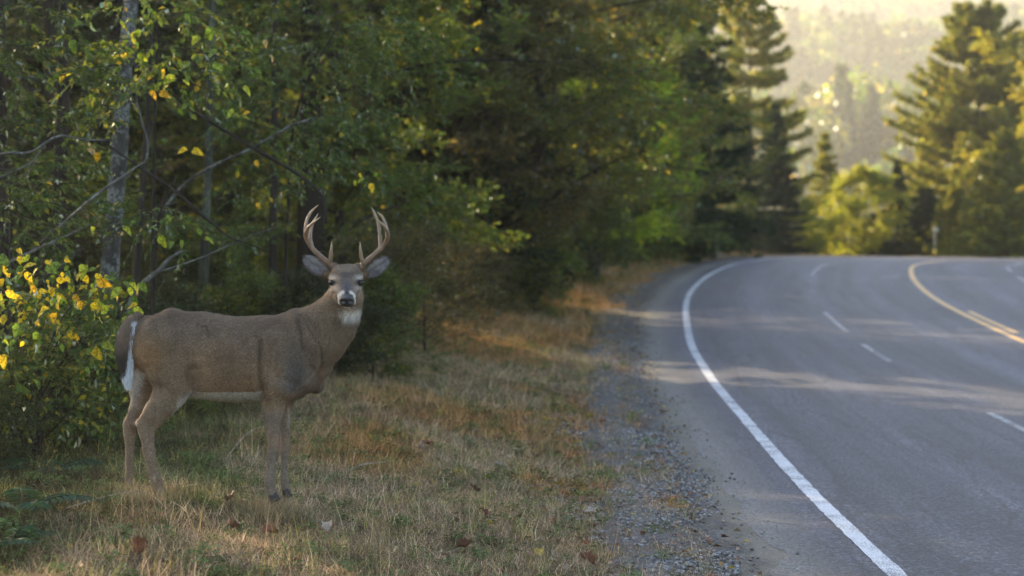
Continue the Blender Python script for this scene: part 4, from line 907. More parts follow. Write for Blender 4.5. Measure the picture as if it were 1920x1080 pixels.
# far hind leg
body.append(etube([(282, 650, .10, 40, .07), (276, 700, .11, 34, .065), (268, 735, .11, 26, .055), (259, 763, .11, 18.5, .042), (244, 792, .11, 14.5, .033), (241.5, 810, .11, 12.5, .028),
                   (241.6, 826, .11, 10.8, .024), (240.5, 850, .11, 8.8, .019), (240, 880, .11, 8, .018), (240, 904, .11, 8.6, .02), (241, 918, .11, 8, .019), (243, 930, .11, 9, .02)], n=80))
body.append(ell(236, 795, .11, 7, .02, 10, 10))
# near front leg
body.append(etube([(524, 690, -.115, 36, .07), (519, 720, -.12, 33, .065), (515, 740, -.12, 27, .058), (513, 763, -.12, 21.5, .045), (511, 791, -.118, 17, .036), (511, 815, -.115, 13, .029), (511.5, 832, -.115, 12.4, .029),
                   (509.5, 846, -.115, 10.5, .024), (507, 866, -.115, 9.2, .020), (505.5, 890, -.115, 9.4, .021), (505, 906, -.115, 11, .025), (507, 918, -.115, 9.5, .022), (509, 930, -.115, 11.5, .024)], n=80))
# far front leg
body.append(etube([(540, 690, .10, 32, .06), (537, 730, .10, 22, .05), (534, 763, .10, 14, .038), (533, 791, .10, 11, .030), (532.5, 815, .10, 10, .026), (533, 834, .10, 10.2, .027),
                   (532, 850, .10, 8.6, .022), (531, 875, .10, 7.2, .018), (532, 900, .10, 8.6, .022), (533, 912, .10, 8, .02), (535, 922, .10, 9, .022)], n=70))
# belly softening and flank fold
body.append(ell(395, 708, -.0, 60, .165, 40, 6)); body.append(ell(352, 712, -.11, 20, .05, 26, 35))
# head, pointing at the camera and slightly down
hd = [(648, 538, -.06, 25, .070), (648, 529, -.11, 29, .086), (648.5, 524, -.16, 31, .086), (649, 525, -.205, 30.5, .080), (649.3, 530, -.25, 27, .070), (649.6, 538, -.30, 22, .062),
      (650, 547, -.35, 18.2, .054), (650, 555, -.40, 16.2, .047), (650, 560.5, -.43, 15, .042), (650, 563, -.446, 11, .030)]
body.append(etube([(a, b, c, w_, h) for a, b, c, w_, h in hd], ref=(1, 0, 0), n=60, seg=40, ex=2.25))
body.append(ell(650, 573, -.40, 9.5, .040, 6.5)); body.append(ell(650, 566, -.34, 15, .07, 12)); body.append(ell(650, 556, -.22, 24, .08, 20))   # chin, jaw, cheeks
body.append(ell(658, 560, -.15, 24, .09, 26))
for s_ in (-1, 1):
    body.append(ell(649 + s_ * 21, 520, -.205, 8, .030, 5, s_ * -15))        # brow ridge
    body.append(ell(649 + s_ * 19, 542, -.235, 8.5, .028, 7, 0))            # cheek bone
    body.append(ell(649 + s_ * 20, 501, -.13, 7, .028, 9, s_ * -30))       # antler pedicle
    body.append(ell(649 + s_ * 33, 514, -.10, 10, .03, 9, 0))              # ear root
    body.append(ell(650 + s_ * 9, 565, -.425, 8, .022, 9, 0))               # lip pads
mb_ = MB()
for V, F in body: mb_.add(V, F)
me = mb_.mesh('tmp', None); tmp = bpy.data.objects.new('tmp', me); COL.objects.link(tmp)
md = tmp.modifiers.new('r', 'REMESH'); md.mode = 'VOXEL'; md.voxel_size = .0065
md = tmp.modifiers.new('s', 'SMOOTH'); md.factor = .5; md.iterations = 6
dg = bpy.context.evaluated_depsgraph_get(); ev = tmp.evaluated_get(dg); bme = bpy.data.meshes.new_from_object(ev)
bpy.data.objects.remove(tmp); bme.name = 'body'
nv = len(bme.vertices); co = np.empty(nv * 3); bme.vertices.foreach_get('co', co); co = co.reshape(-1, 3)
nn = np.empty(nv * 3); bme.vertices.foreach_get('normal', nn); nn = nn.reshape(-1, 3)
def g2(px, py, cx, cy, sx, sy, rot=0):
    a = R(rot); dx = px - cx; dy = -(py - cy); x_ = dx * math.cos(a) + dy * math.sin(a); y_ = -dx * math.sin(a) + dy * math.cos(a)
    return np.exp(-(x_ / sx) ** 2 - (y_ / sy) ** 2)
def topx(c):
    wv = c + DB; d = wv[:, 1]; return 960 + wv[:, 0] / d * 3600, 440 + (EYE - wv[:, 2]) / d * 3600, wv[:, 1] - DD
PX, PY, YL = topx(co)
def line_d(px, py, pts_):                   # distance in px to a polyline
    P = spline(np.array(pts_, float), 40); return np.sqrt(((px[:, None] - P[None, :, 0]) ** 2 + (py[:, None] - P[None, :, 1]) ** 2).min(1))
near = (nn[:, 1] < .2)
disp = np.zeros(nv)
for pts_, dep, wd in (([(565, 590), (572, 606), (585, 628), (592, 640)], .006, 3), ([(574, 588), (582, 606), (594, 624)], .004, 2.6), ([(560, 592), (562, 620), (566, 655)], .007, 5),
                      ([(487, 640), (485, 680), (488, 720), (492, 748)], .009, 6), ([(602, 655), (600, 690), (585, 718), (555, 735)], .008, 4), ([(365, 690), (352, 700), (356, 730)], .007, 6),
                      ([(256, 625), (268, 665), (285, 700), (296, 730)], .004, 6), ([(287, 760), (290, 785), (284, 800)], .004, 3), ([(505, 730), (512, 780), (508, 830)], -.004, 5),
                      ([(545, 640), (562, 675), (560, 710)], -.006, 9), ([(268, 838), (276, 870), (284, 900)], .003, 2.2), ([(285, 835), (290, 870), (296, 900)], -.003, 2.5), ([(395, 610), (400, 660), (398, 700)], .003, 16),
                      ([(430, 612), (436, 660), (440, 710)], -.0025, 9), ([(455, 612), (462, 660), (466, 710)], .0025, 7)):
    k_ = np.exp(-(line_d(PX, PY, pts_) / wd) ** 2) * np.clip(-nn[:, 1] + .1, 0, 1); disp -= dep * k_
disp *= 2.3; disp += (fbm(PX, PY, .06, 71) - .47) * .014 + (fbm(PX, PY, .35, 72, 3) - .45) * .0022
hm = (YL < -.14) & (PY < 600)
for s_ in (-1, 1): disp -= .010 * g2(PX, PY, 649 + s_ * 27, 530, 5.5, 4.5) * hm
co = co + nn * disp[:, None]
# coat colours, with some muscle and crease shade painted in
c0 = np.array([.158, .110, .074]); C = np.tile(c0, (nv, 1))
def lay(col_, k_): 
    global C
    k_ = np.clip(k_, 0, 1)[:, None]; C = C * (1 - k_) + np.array(col_) * k_
n1 = fbm(PX, PY, .05, 81); n2 = fbm(PX, PY, .9, 82, 3)
lay((.145, .112, .085), sm(690, 600, PY) * .8 * (PY > 560)); lay((.22, .135, .075), sm(660, 735, PY) * sm(330, 400, PX) * (PX < 560) * .6)
lay((.26, .155, .08), g2(PX, PY, 275, 668, 30, 34) * .9); lay((.095, .066, .045), g2(PX, PY, 300, 590, 70, 14) * .7); lay((.10, .07, .05), g2(PX, PY, 520, 605, 60, 14) * .6); lay((.24, .15, .085), g2(PX, PY, 375, 680, 30, 30) * .5); lay((.095, .088, .084), g2(PX, PY, 552, 690, 34, 40) * .85 + g2(PX, PY, 545, 720, 26, 22) * .7)  # last layer: grey shoulder patch, muscle shade put into the coat
lay((.225, .16, .115), g2(PX, PY, 515, 700, 24, 22) * .7); lay((.19, .165, .145), sm(745, 790, PY) * (PX > 480) * .7); lay((.23, .175, .13), sm(700, 770, PY) * (PX < 380) * .6)
lay((.27, .17, .11), g2(PX, PY, 513, 825, 12, 18) * .5 + g2(PX, PY, 534, 828, 10, 18) * .4)
dn = nn[:, 2]
bel = sm(733, 741, PY - 14 * g2(PX, PY, 352, 730, 22, 40) + (n2 - .45) * 8 - (PX - 370) * .062) * (PX > 352) * (PX < 489) * (PY < 762)
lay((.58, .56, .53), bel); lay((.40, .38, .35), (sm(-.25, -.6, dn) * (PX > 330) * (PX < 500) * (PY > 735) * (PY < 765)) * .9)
lay((.08, .06, .045), g2(PX, PY, 360, 768, 30, 5) * .0)
lay((.42, .41, .41), g2(PX, PY, 262, 700, 11, 45, -14) * (YL > -.08) * 1.2); lay((.42, .40, .38), (np.exp(-(line_d(PX, PY, [(364, 736), (345, 756), (320, 782), (300, 806), (292, 826)]) / 3.0) ** 2)) * .9)
lay((.36, .34, .31), (np.exp(-(line_d(PX, PY, [(250, 735), (246, 760)]) / 4.0) ** 2)) * (YL > 0) * .5)
lay((.30, .24, .20), (np.exp(-(line_d(PX, PY, [(540, 755), (541, 775), (540, 800)]) / 2.6) ** 2)) * (YL > 0) * .8)
lay((.10, .06, .04), g2(PX, PY, 249, 803, 7, 9) * .9); lay((.50, .42, .36), g2(PX, PY, 252, 793, 4, 5) * .8); lay((.42, .34, .27), g2(PX, PY, 287, 897, 3.5, 5) * .7)
lay((.10, .075, .055), g2(PX, PY, 592, 730, 14, 12) * .8 + np.exp(-(line_d(PX, PY, [(600, 712), (588, 735), (560, 750)]) / 5) ** 2) * .7)
for pts_, kk, wd in (([(565, 590), (572, 606), (585, 628)], .55, 2.4), ([(574, 588), (582, 606), (592, 622)], .4, 2), ([(558, 600), (562, 625), (566, 655)], .35, 4), ([(487, 640), (485, 680), (488, 720), (491, 745)], .4, 5), ([(356, 690), (352, 705), (360, 722)], .3, 6)):  # dark lines along the body folds, crease shade put into the colour
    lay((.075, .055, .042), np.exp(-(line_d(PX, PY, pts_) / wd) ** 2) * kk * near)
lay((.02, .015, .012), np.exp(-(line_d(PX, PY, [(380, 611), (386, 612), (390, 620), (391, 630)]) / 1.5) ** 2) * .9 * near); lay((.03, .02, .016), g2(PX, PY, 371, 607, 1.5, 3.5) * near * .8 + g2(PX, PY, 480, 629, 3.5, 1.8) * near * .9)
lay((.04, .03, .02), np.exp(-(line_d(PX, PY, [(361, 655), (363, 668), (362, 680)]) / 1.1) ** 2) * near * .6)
lay((.30, .25, .20), np.exp(-(line_d(PX, PY, [(602, 652), (600, 680), (585, 706), (558, 730)]) / 3) ** 2) * .35 * near)
# neck, throat, face
lay((.19, .145, .105), g2(PX, PY, 620, 610, 40, 40) * .6 * (YL < 0)); thr = g2(PX, PY, 659, 590, 19, 14) * (YL > -.33) * (PY > 573); lay((.60, .58, .56), np.clip(thr * 1.6 - .25 + (n2 - .45) * .8, 0, 1) * .85)
fm = hm * 1.0
lay((.13, .10, .075), fm * .7 * (PY < 520)); lay((.06, .048, .040), fm * g2(PX, PY, 649, 514, 20, 7) * .85); lay((.22, .19, .15), fm * g2(PX, PY, 649, 505, 22, 5) * .4)
lay((.070, .070, .082), fm * g2(PX, PY, 649, 537, 13, 20) * 1.0); lay((.42, .40, .39), fm * (g2(PX, PY, 623, 521, 9, 5) + g2(PX, PY, 675, 521, 9, 5) + g2(PX, PY, 626, 541, 8, 6) + g2(PX, PY, 673, 541, 8, 6)) * .95)
lay((.24, .18, .13), fm * (g2(PX, PY, 622, 553, 7, 9) + g2(PX, PY, 675, 556, 7, 12)) * .8)
for cx in (623.5, 675.5): lay((.018, .014, .012), fm * g2(PX, PY, cx, 530, 9.0, 6.2) * 2.2 - .5 * fm)
mz = (YL < -.36) * 1.0
ring = np.exp(-(line_d(PX, PY, [(634, 571), (633, 562), (637, 553), (643, 548.5)]) / 3) ** 2) + np.exp(-(line_d(PX, PY, [(666, 571), (667, 562), (663, 553), (657, 548.5)]) / 3) ** 2)
lay((.62, .60, .57), mz * np.clip(ring * 1.2, 0, 1)); lay((.62, .60, .58), mz * sm(574, 576.5, PY)); lay((.012, .012, .014), mz * np.clip(1.6 - 1.3 * np.sqrt(((PX - 650) / 13) ** 2 + ((PY - 565) / 10.5) ** 2), 0, 1) * (PY < 577) * 1.5)
lay((.03, .028, .03), mz * g2(PX, PY, 650, 549, 4, 4)); lay((.02, .015, .015), mz * np.exp(-((PY - 575.3) / 1.0) ** 2) * (abs(PX - 650) < 12))
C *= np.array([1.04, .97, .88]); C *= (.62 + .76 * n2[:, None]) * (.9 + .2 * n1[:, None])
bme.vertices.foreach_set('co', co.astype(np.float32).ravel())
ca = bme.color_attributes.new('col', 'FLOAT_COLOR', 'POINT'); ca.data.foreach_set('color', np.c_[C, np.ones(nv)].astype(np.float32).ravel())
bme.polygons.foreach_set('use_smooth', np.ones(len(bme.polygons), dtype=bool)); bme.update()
def coatc(nd, ln):
    a = N(nd, 'Attribute', attribute_name='col'); n = noise(nd, ln, 150, 4, .75, stretch=(.5, 1, 1.0)); r = ramp(nd, ln, n.outputs[0], [(.32, (.50, .48, .46)), (.5, (.95, .95, .95)), (.68, (1.65, 1.6, 1.5))])
    n2_ = noise(nd, ln, 420, 2, .6); r2 = ramp(nd, ln, n2_.outputs[0], [(.3, (.75, .75, .75)), (.7, (1.25, 1.25, 1.25))])
    return mixc(nd, ln, mixc(nd, ln, a.outputs[0], r.outputs[0], 1, 'MULTIPLY'), r2.outputs[0], 1, 'MULTIPLY')
M_coat = principled('coat', coatc, .85, lambda nd, ln: noise(nd, ln, 170, 5, .75, stretch=(.45, 1, 1)).outputs[0], .006, .15)
M_coat.node_tree.nodes['Principled BSDF'].inputs['Sheen Weight'].default_value = .05
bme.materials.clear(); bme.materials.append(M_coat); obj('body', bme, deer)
# short hair standing off the coat
tri = np.array([p.vertices[:] for p in bme.polygons if len(p.vertices) == 4][:400000]); area = np.linalg.norm(np.cross(co[tri[:, 1]] - co[tri[:, 0]], co[tri[:, 3]] - co[tri[:, 0]]), axis=1)
rd = np.random.default_rng(3); NH = 120000; q = rd.choice(len(tri), NH, p=area / area.sum()); f1, f2 = rd.uniform(0, 1, (2, NH, 1))
hp = co[tri[q, 0]] * (1 - f1) * (1 - f2) + co[tri[q, 1]] * f1 * (1 - f2) + co[tri[q, 2]] * f1 * f2 + co[tri[q, 3]] * (1 - f1) * f2
hn = norm(nn[tri[q, 0]]); hx_, hy_, hyl = topx(hp); hc = C[tri[q, 0]]
fd = np.zeros((NH, 3)) + (-.75, 0, -.55); fd[hy_ > 760] = (0, 0, -1); nk = (hx_ > 590) & (hy_ < 700); fd[nk] = (-.1, .15, -1); hh = (hyl < -.12) & (hy_ < 590); fd[hh] = (0, .6, .5)
fd = norm(fd - hn * (fd * hn).sum(1)[:, None] + rd.normal(0, .16, (NH, 3)) + hn * .22)
hl = .013 + .010 * (nk & ~hh) + .016 * np.clip(g2(hx_, hy_, 659, 594, 18, 12), 0, 1); hl[hh] = .005; hl[hy_ > 790] = .008
ok = ~((hyl < -.36) & (hy_ > 545)) & (g2(hx_, hy_, 623.5, 530, 10, 8) + g2(hx_, hy_, 675.5, 530, 10, 8) < .4) & (hn[:, 1] < .75)
hp, hn, fd, hl, hc = hp[ok], hn[ok], fd[ok], hl[ok], hc[ok]; K = len(hp); sd_ = norm(np.cross(fd, hn)); wv = .0011
V = np.stack([hp - sd_ * wv, hp + sd_ * wv, hp + fd * (hl * rd.uniform(.6, 1.3, K))[:, None]], 1); F = np.arange(K * 3).reshape(-1, 3)
hcol = np.repeat(hc * rd.uniform(.62, 1.42, (K, 1)) * (.55 + .9 * fbm(hp[:, 0] - hp[:, 1], hp[:, 2], 22, 88, 3))[:, None] ** 1.0, 3, 0)
M_hair = principled('hair', lambda nd, ln: N(nd, 'Attribute', attribute_name='col').outputs[0], .8, spec=.15)
obj('coat_hair', mesh('coat_hair', V.reshape(-1, 3), F, M_hair, hcol), deer, kind='stuff')
# tail
tl = etube([(262, 592, -.03, 7, .02), (247, 603, -.075, 12, .03), (237, 628, -.095, 16, .034), (233.5, 658, -.095, 15.5, .03), (235, 686, -.09, 10.5, .022), (237.5, 706, -.085, 7, .012), (239, 720, -.08, 2.2, .004)], n=44, seg=28)
tpx, tpy, _ = topx(tl[0]); tc_ = np.tile([.15, .105, .075], (len(tpx), 1))
def lay2(c_, k_):
    global tc_
    k_ = np.clip(k_, 0, 1)[:, None]; tc_ = tc_ * (1 - k_) + np.array(c_) * k_
lay2((.035, .028, .025), sm(640, 675, tpy)); wl = np.interp(tpy, [600, 625, 650, 690, 720], [247, 247, 242, 236, 231]); lay2((.66, .66, .67), sm(-2.5, 2.5, tpx - wl) * sm(600, 609, tpy)); lay2((.6, .6, .6), sm(698, 706, tpy)); lay2((.5, .48, .46), (sm(224, 220, tpx) * (tpy < 625)))
tail = obj('tail', mesh('tail', tl[0], tl[1], M_coat, tc_, True), deer)
kk = 9000; qi = rd.integers(0, len(tl[0]) - 2, kk); P0 = tl[0][qi] + rd.normal(0, .004, (kk, 3)); dd = norm(np.array([0, 0, -1.]) + rd.normal(0, .10, (kk, 3)) + norm(tl[0][qi] - dp(236, 655, -.05)) * .15)
Ln = rd.uniform(.02, .042, kk); sd_ = norm(np.cross(dd, (.2, 1, 0))) * .0012; V = np.stack([P0 - sd_, P0 + sd_, P0 + dd * Ln[:, None]], 1)
obj('tail_hair', mesh('tail_hair', V.reshape(-1, 3), np.arange(kk * 3).reshape(-1, 3), M_hair, np.repeat(tc_[qi] * rd.uniform(.6, 1.35, (kk, 1)), 3, 0)), tail, kind='stuff')
# eyes, nose, hooves
M_eye = principled('eye', lambda nd, ln: (.006, .004, .004), .10, spec=.35); M_nose = principled('nose_leather', lambda nd, ln: (.016, .016, .019), .33, lambda nd, ln: noise(nd, ln, 260, 2).outputs[0], .0015, .6)
M_hoof = principled('hoof', lambda nd, ln: (.03, .025, .02), .5)
for s_ in (-1, 1):
    V, F = ell(649.5 + s_ * 25.5, 530.2, -.258, 8.0, .019, 5.8, s_ * 12); obj('eye', mesh('eye', V, F, M_eye, None, True), deer)
V, F = etube([(650, 553, -.435, 8, .006), (650, 556, -.445, 12, .018), (650, 562, -.450, 12.8, .022), (650, 569, -.447, 11, .018), (650, 574.5, -.438, 7.5, .006)], n=24, seg=32)
vx, vy, _ = topx(V)
for s_ in (-1, 1): V[:, 1] += .014 * g2(vx, vy, 650 + s_ * 7.6, 565, 3.0, 2.8) * (V[:, 1] < -.44); V[:, 1] -= .005 * g2(vx, vy, 650, 559, 8, 4)
obj('nose', mesh('nose', V, F, M_nose, None, True), deer)
for px_, py_, yl_, s_ in ((306, 941, -.12, 1), (245, 933, .11, .8), (511, 934, -.115, 1), (536, 926, .10, .8)):
    m = MB()
    for q_ in (-1, 1):
        V, F = etube([(px_ - 3, py_ - 7, yl_ + q_ * .012, 9 * s_, .010), (px_, py_, yl_ + q_ * .013, 11 * s_, .012), (px_ + 4, py_ + 8, yl_ + q_ * .014, 12 * s_, .013)], n=8, seg=12); m.add(V, F)
    obj('hoof', m.mesh('hoof', M_hoof, True), deer)
# ears
def ear(root, tip, wmax, s_, roll):
    P0 = dp(*root); P1 = dp(*tip); T = P1 - P0; L = np.linalg.norm(T); T = T / L; F0 = norm(np.array([s_ * .12, -1., -.05])); Nf = norm(F0 - T * (F0 @ T)); Sd = np.cross(T, Nf)
    nu, nv_ = 18, 15; u = np.linspace(0, 1, nu); v = np.linspace(-1, 1, nv_); U, Vv = np.meshgrid(u, v, indexing='ij')
    prof = np.interp(U, [0, .1, .3, .55, .75, .9, 1.0], [.38, .62, .95, 1.0, .80, .48, .06]); W = wmax * prof
    cup = (1 - np.abs(Vv) ** 2) * .55 * (1 - U * .45)
    base = P0 + T * (U * L)[..., None] + Sd * (Vv * W)[..., None] - Nf * (cup * wmax)[..., None] - Nf * ((U ** 2) * .02)[..., None]
    th = .0035 * (1 - U * .5); front = base + Nf * th[..., None]; back = base - Nf * (th * 1.6)[..., None]
    m = MB(); a = (np.arange(nu - 1)[:, None] * nv_ + np.arange(nv_ - 1)[None]).ravel(); q_ = np.stack([a, a + 1, a + nv_ + 1, a + nv_], -1); F = np.vstack([q_[:, [0, 1, 2]], q_[:, [0, 2, 3]]])
    ed = np.clip((np.abs(Vv) - .80) / .15, 0, 1) * .9 + np.clip((U - .84) / .1, 0, 1); nz_ = fbm(U * 6, Vv * 2.2, 1.4, 91 + int(s_))
    inner = np.array([.30, .275, .28])[None, None] * (1.5 - nz_[..., None] * 1.2) ; st_ = np.clip((nz_ - .45) * 7, 0, 1)[..., None]; inner = inner * (1 - st_ * .5) + np.array([.15, .12, .12]) * st_ * .5
    wh = (np.exp(-((Vv + s_ * 0.62) / .22) ** 2) * (U < .75))[..., None] * .6; inner = inner * (1 - wh) + np.array([.52, .48, .46]) * wh
    rim = np.clip(ed, 0, 1)[..., None]; ci = inner * (1 - rim) + np.array([.09, .07, .06]) * rim; cb_ = np.array([.15, .115, .085]) * (1 - .6 * np.clip((U - .75) / .2, 0, 1))[..., None]
    m.add(front.reshape(-1, 3), F, ci.reshape(-1, 3)); m.add(back.reshape(-1, 3), F[:, ::-1], cb_.reshape(-1, 3))
    rimi = [i * nv_ for i in range(nu)] + [(nu - 1) * nv_ + j for j in range(1, nv_)] + [i * nv_ + nv_ - 1 for i in range(nu - 2, -1, -1)]; o_ = nu * nv_; FF = []
    for a_, b_ in zip(rimi[:-1], rimi[1:]): FF += [(a_, b_, b_ + o_), (a_, b_ + o_, a_ + o_)]
    m.F.append(np.array(FF)); e = obj('ear', m.mesh('ear', M_coat, True), deer)
    k3 = 2600; uu = rd.uniform(.02, .85, k3); vv = rd.uniform(-.95, .95, k3); iu = (uu * (nu - 1)).astype(int); iv = ((vv + 1) / 2 * (nv_ - 1)).astype(int)
    p0 = front[iu, iv] + rd.normal(0, .002, (k3, 3)); dd = norm(T * 1 + Sd * (-vv * .5)[:, None] + Nf * .25 + rd.normal(0, .2, (k3, 3))); sdx = norm(np.cross(dd, Nf)) * .0009
    Vh = np.stack([p0 - sdx, p0 + sdx, p0 + dd * rd.uniform(.010, .028, (k3, 1))], 1); obj('ear_hair', mesh('ear_hair', Vh.reshape(-1, 3), np.arange(k3 * 3).reshape(-1, 3), M_hair, np.repeat(np.clip(ci[iu, iv] * rd.uniform(.7, 1.6, (k3, 1)), 0, .75), 3, 0)), e, kind='stuff')
ear((616, 516, -.09, ), (567, 481, -.12), .045, -1, 0); ear((683, 517, -.09), (731, 484, -.12), .045, 1, 0)
# antlers
def antc(nd, ln):
    a = N(nd, 'Attribute', attribute_name='col'); n = noise(nd, ln, 60, 5, .7, stretch=(1, 1, .35)); return mixc(nd, ln, a.outputs[0], ramp(nd, ln, n.outputs[0], [(.3, (.5, .45, .42)), (.7, (1.3, 1.25, 1.2))]).outputs[0], 1, 'MULTIPLY')
M_ant = principled('antler_bone', antc, .42, lambda nd, ln: noise(nd, ln, 110, 4, .7, stretch=(1, 1, .3)).outputs[0], .003, .4)
def antler(lines):
    m = MB()
    for pts_, r_ in lines:
        A = spline(np.array([list(dp(*p)) + [q_] for p, q_ in zip(pts_, r_)]), 40); V, F = tube(A[:, :3], np.maximum(A[:, 3], .0008), 12, rough=.07)
        k_ = np.clip(np.r_[np.repeat(A[:, 3], 12), A[0, 3], A[-1, 3]] / .014, 0, 1)[:, None]; m.add(V, F, np.array([.52, .40, .28]) * (1 - k_) + np.array([.17, .10, .06]) * k_)
    obj('antler', m.mesh('antler', M_ant, True), deer)
antler([([(627, 503, -.13), (619, 495, -.13), (610, 488.5, -.125), (596, 476, -.11), (582, 461, -.10), (573.5, 443, -.13), (576, 430, -.18), (586, 418.5, -.24), (601, 407, -.29)], [.019, .016, .0150, .0135, .0125, .0115, .0100, .0070, .001]),
        ([(618, 494, -.135), (620, 484, -.15), (621, 470, -.165), (622, 452, -.18)], [.012, .0105, .0085, .001]),
        ([(586, 466, -.10), (583, 455, -.095), (582, 440, -.09), (586, 420, -.085), (597, 400, -.09)], [.012, .0110, .0100, .0080, .001]),
        ([(574, 444, -.12), (573, 430, -.11), (576, 412, -.10), (584, 397, -.10), (597.5, 384, -.11)], [.0105, .0100, .0090, .0072, .001])])
antler([([(674, 503, -.13), (681, 495, -.13), (690, 488, -.125), (706, 473.5, -.11), (719, 460, -.10), (727, 445, -.13), (725.5, 433, -.18), (717, 421, -.24), (703, 408, -.29)], [.019, .016, .0150, .0135, .0125, .0115, .0100, .0070, .001]),
        ([(682, 494, -.135), (678, 484, -.15), (676, 470, -.165), (675, 453, -.18)], [.012, .0105, .0085, .001]),
        ([(714, 466, -.10), (713, 454, -.095), (712, 438, -.09), (709, 418, -.085), (703, 401, -.09), (696.5, 388, -.10)], [.012, .0110, .0100, .0085, .0065, .001]),
        ([(726, 446, -.12), (725.5, 432, -.11), (721, 416, -.10), (714.5, 404, -.10), (706.5, 397, -.11)], [.0105, .0100, .0085, .0065, .001])])

# ------------------------------------------------------------------ grass: thousands of small tufts
def grassmat():
    m, nd, ln = newmat('grass'); a = N(nd, 'Attribute', attribute_name='gcol'); a.attribute_type = 'INSTANCER'; b = N(nd, 'Attribute', attribute_name='col')
    c = mixc(nd, ln, a.outputs[0], b.outputs[0], 1, 'MULTIPLY'); d = N(nd, 'BsdfDiffuse'); t = N(nd, 'BsdfTranslucent'); mx = N(nd, 'MixShader'); mx.inputs[0].default_value = .25
    ln.new(c, d.inputs[0]); ln.new(c, t.inputs[0]); ln.new(d.outputs[0], mx.inputs[1]); ln.new(t.outputs[0], mx.inputs[2]); o = N(nd, 'OutputMaterial'); ln.new(mx.outputs[0], o.inputs[0]); return m
M_grass = grassmat()
tcol = bpy.data.collections.new('tufts')
def tuft(i, n, Lr, rad, lie, wd, curl, seed):
    r = np.random.default_rng(seed); B = np.c_[r.normal(0, rad, (n, 2)), np.zeros(n)]; az = r.uniform(0, 6.28, n); el = np.clip(r.normal(lie, .35, n), -.05, 1.5); L = r.uniform(*Lr, n)
    d = np.stack([np.cos(az) * np.cos(el), np.sin(az) * np.cos(el), np.sin(el)], -1); V = []; side = np.stack([-np.sin(az), np.cos(az), 0 * az], -1)
    p = B.copy(); prs = []
    for k_ in range(4):
        ww = wd * (1 - k_ / 3.2 if k_ < 3 else .05); prs.append((p - side * ww * .5, p + side * ww * .5)); d = norm(d + r.normal(0, curl, (n, 3)) - (0, 0, .10)); p = p + d * (L / 3)[:, None]; p[:, 2] = np.maximum(p[:, 2], .002)
    V = np.stack([q_ for pr in prs for q_ in pr], 1); f = []
    for k_ in range(3): a = 2 * k_; f += [(a, a + 1, a + 3), (a, a + 3, a + 2)]
    F = (np.array(f)[None] + (np.arange(n) * 8)[:, None, None]).reshape(-1, 3); base = r.choice([2.1, 1.15, .6, .32], n, p=[.22, .32, .26, .20])[:, None] * r.uniform(.8, 1.2, (n, 3)) ** .5
    o = bpy.data.objects.new('tuft_%02d' % i, mesh('tuft', V.reshape(-1, 3), F, M_grass, np.repeat(base, 8, 0))); tcol.objects.link(o)
for i in range(4): tuft(i, 46, (.035, .11), .055, .35, .0034, .48, 600 + i)         # matted curly dry grass
for i in range(4, 7): tuft(i, 22, (.08, .20), .035, 1.0, .0038, .20, 600 + i)       # standing blades
for i in range(7, 9): tuft(i, 9, (.16, .38), .03, 1.25, .0032, .10, 600 + i)        # tall thin stalks
def weed(i, seed):
    r = np.random.default_rng(seed); n = 26; B = np.c_[r.normal(0, .03, (n, 2)), r.uniform(.005, .06, n)]; az = r.uniform(0, 6.28, n); D = np.c_[np.cos(az), np.sin(az), r.uniform(.1, .8, n)]
    l = r.uniform(.018, .045, n); V, F = leafquads(B, D, np.c_[r.normal(0, .3, (n, 2)), np.ones(n)], l, l * .5, .12, .2)
    o = bpy.data.objects.new('tuft_%02d' % i, mesh('tuft', V, F, M_grass, np.repeat(r.uniform(.7, 1.5, (n, 1)) * np.ones((1, 3)), 4, 0))); tcol.objects.link(o)
weed(9, 650)
P = []; rg = np.random.default_rng(99)
def scatter(n, y0, y1, o0, o1, sc, kinds_, pk, tag_, keep=None):
    y = rg.uniform(y0, y1, n); e = np.interp(y, EDGE[:900, 1], EDGE[:900, 0]); o = -rg.uniform(o0, o1, n); x = e + o
    px = 960 + x / y * 3600; oo = offs(x, y); m_ = (px > -60) & (oo < -o0 * .9)
    if keep is not None: m_ &= keep(x, y, oo, rg.uniform(0, 1, n))
    x, y, oo = x[m_], y[m_], oo[m_]; k_ = rg.choice(kinds_, len(x), p=np.array(pk) / sum(pk))
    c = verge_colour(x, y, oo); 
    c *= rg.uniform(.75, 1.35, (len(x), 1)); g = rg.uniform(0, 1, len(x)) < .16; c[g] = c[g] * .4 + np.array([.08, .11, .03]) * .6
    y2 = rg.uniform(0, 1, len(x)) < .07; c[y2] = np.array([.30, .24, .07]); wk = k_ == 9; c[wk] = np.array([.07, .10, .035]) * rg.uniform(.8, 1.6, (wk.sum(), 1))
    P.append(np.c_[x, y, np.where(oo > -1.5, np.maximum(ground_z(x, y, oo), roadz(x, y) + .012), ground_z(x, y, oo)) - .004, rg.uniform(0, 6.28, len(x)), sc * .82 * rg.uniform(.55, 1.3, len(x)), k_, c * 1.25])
edge_keep = lambda x, y, o, u: u < .10 + .90 * sm(1.1, 1.95, -o + (fbm(x, y, 1.9, 15) - .47) * 2.0) ** 1.2
scatter(38000, 7.2, 15, .95, 7.6, 1.0, [0, 1, 2, 3, 4, 5, 6, 7, 8, 9], [.22, .22, .22, .21, .02, .02, .02, .006, .004, .06], 'n', edge_keep)
scatter(24000, 14.5, 28, 1.0, 7.4, 1.25, [0, 1, 2, 3, 4, 5, 6, 7, 8, 9], [.21, .21, .21, .20, .035, .03, .03, .007, .003, .055], 'm', edge_keep)
scatter(22000, 27, 66, 1.15, 7.5, 1.9, [0, 1, 2, 4, 5, 6, 7], [.27, .27, .27, .06, .06, .06, .01], 'f', edge_keep)
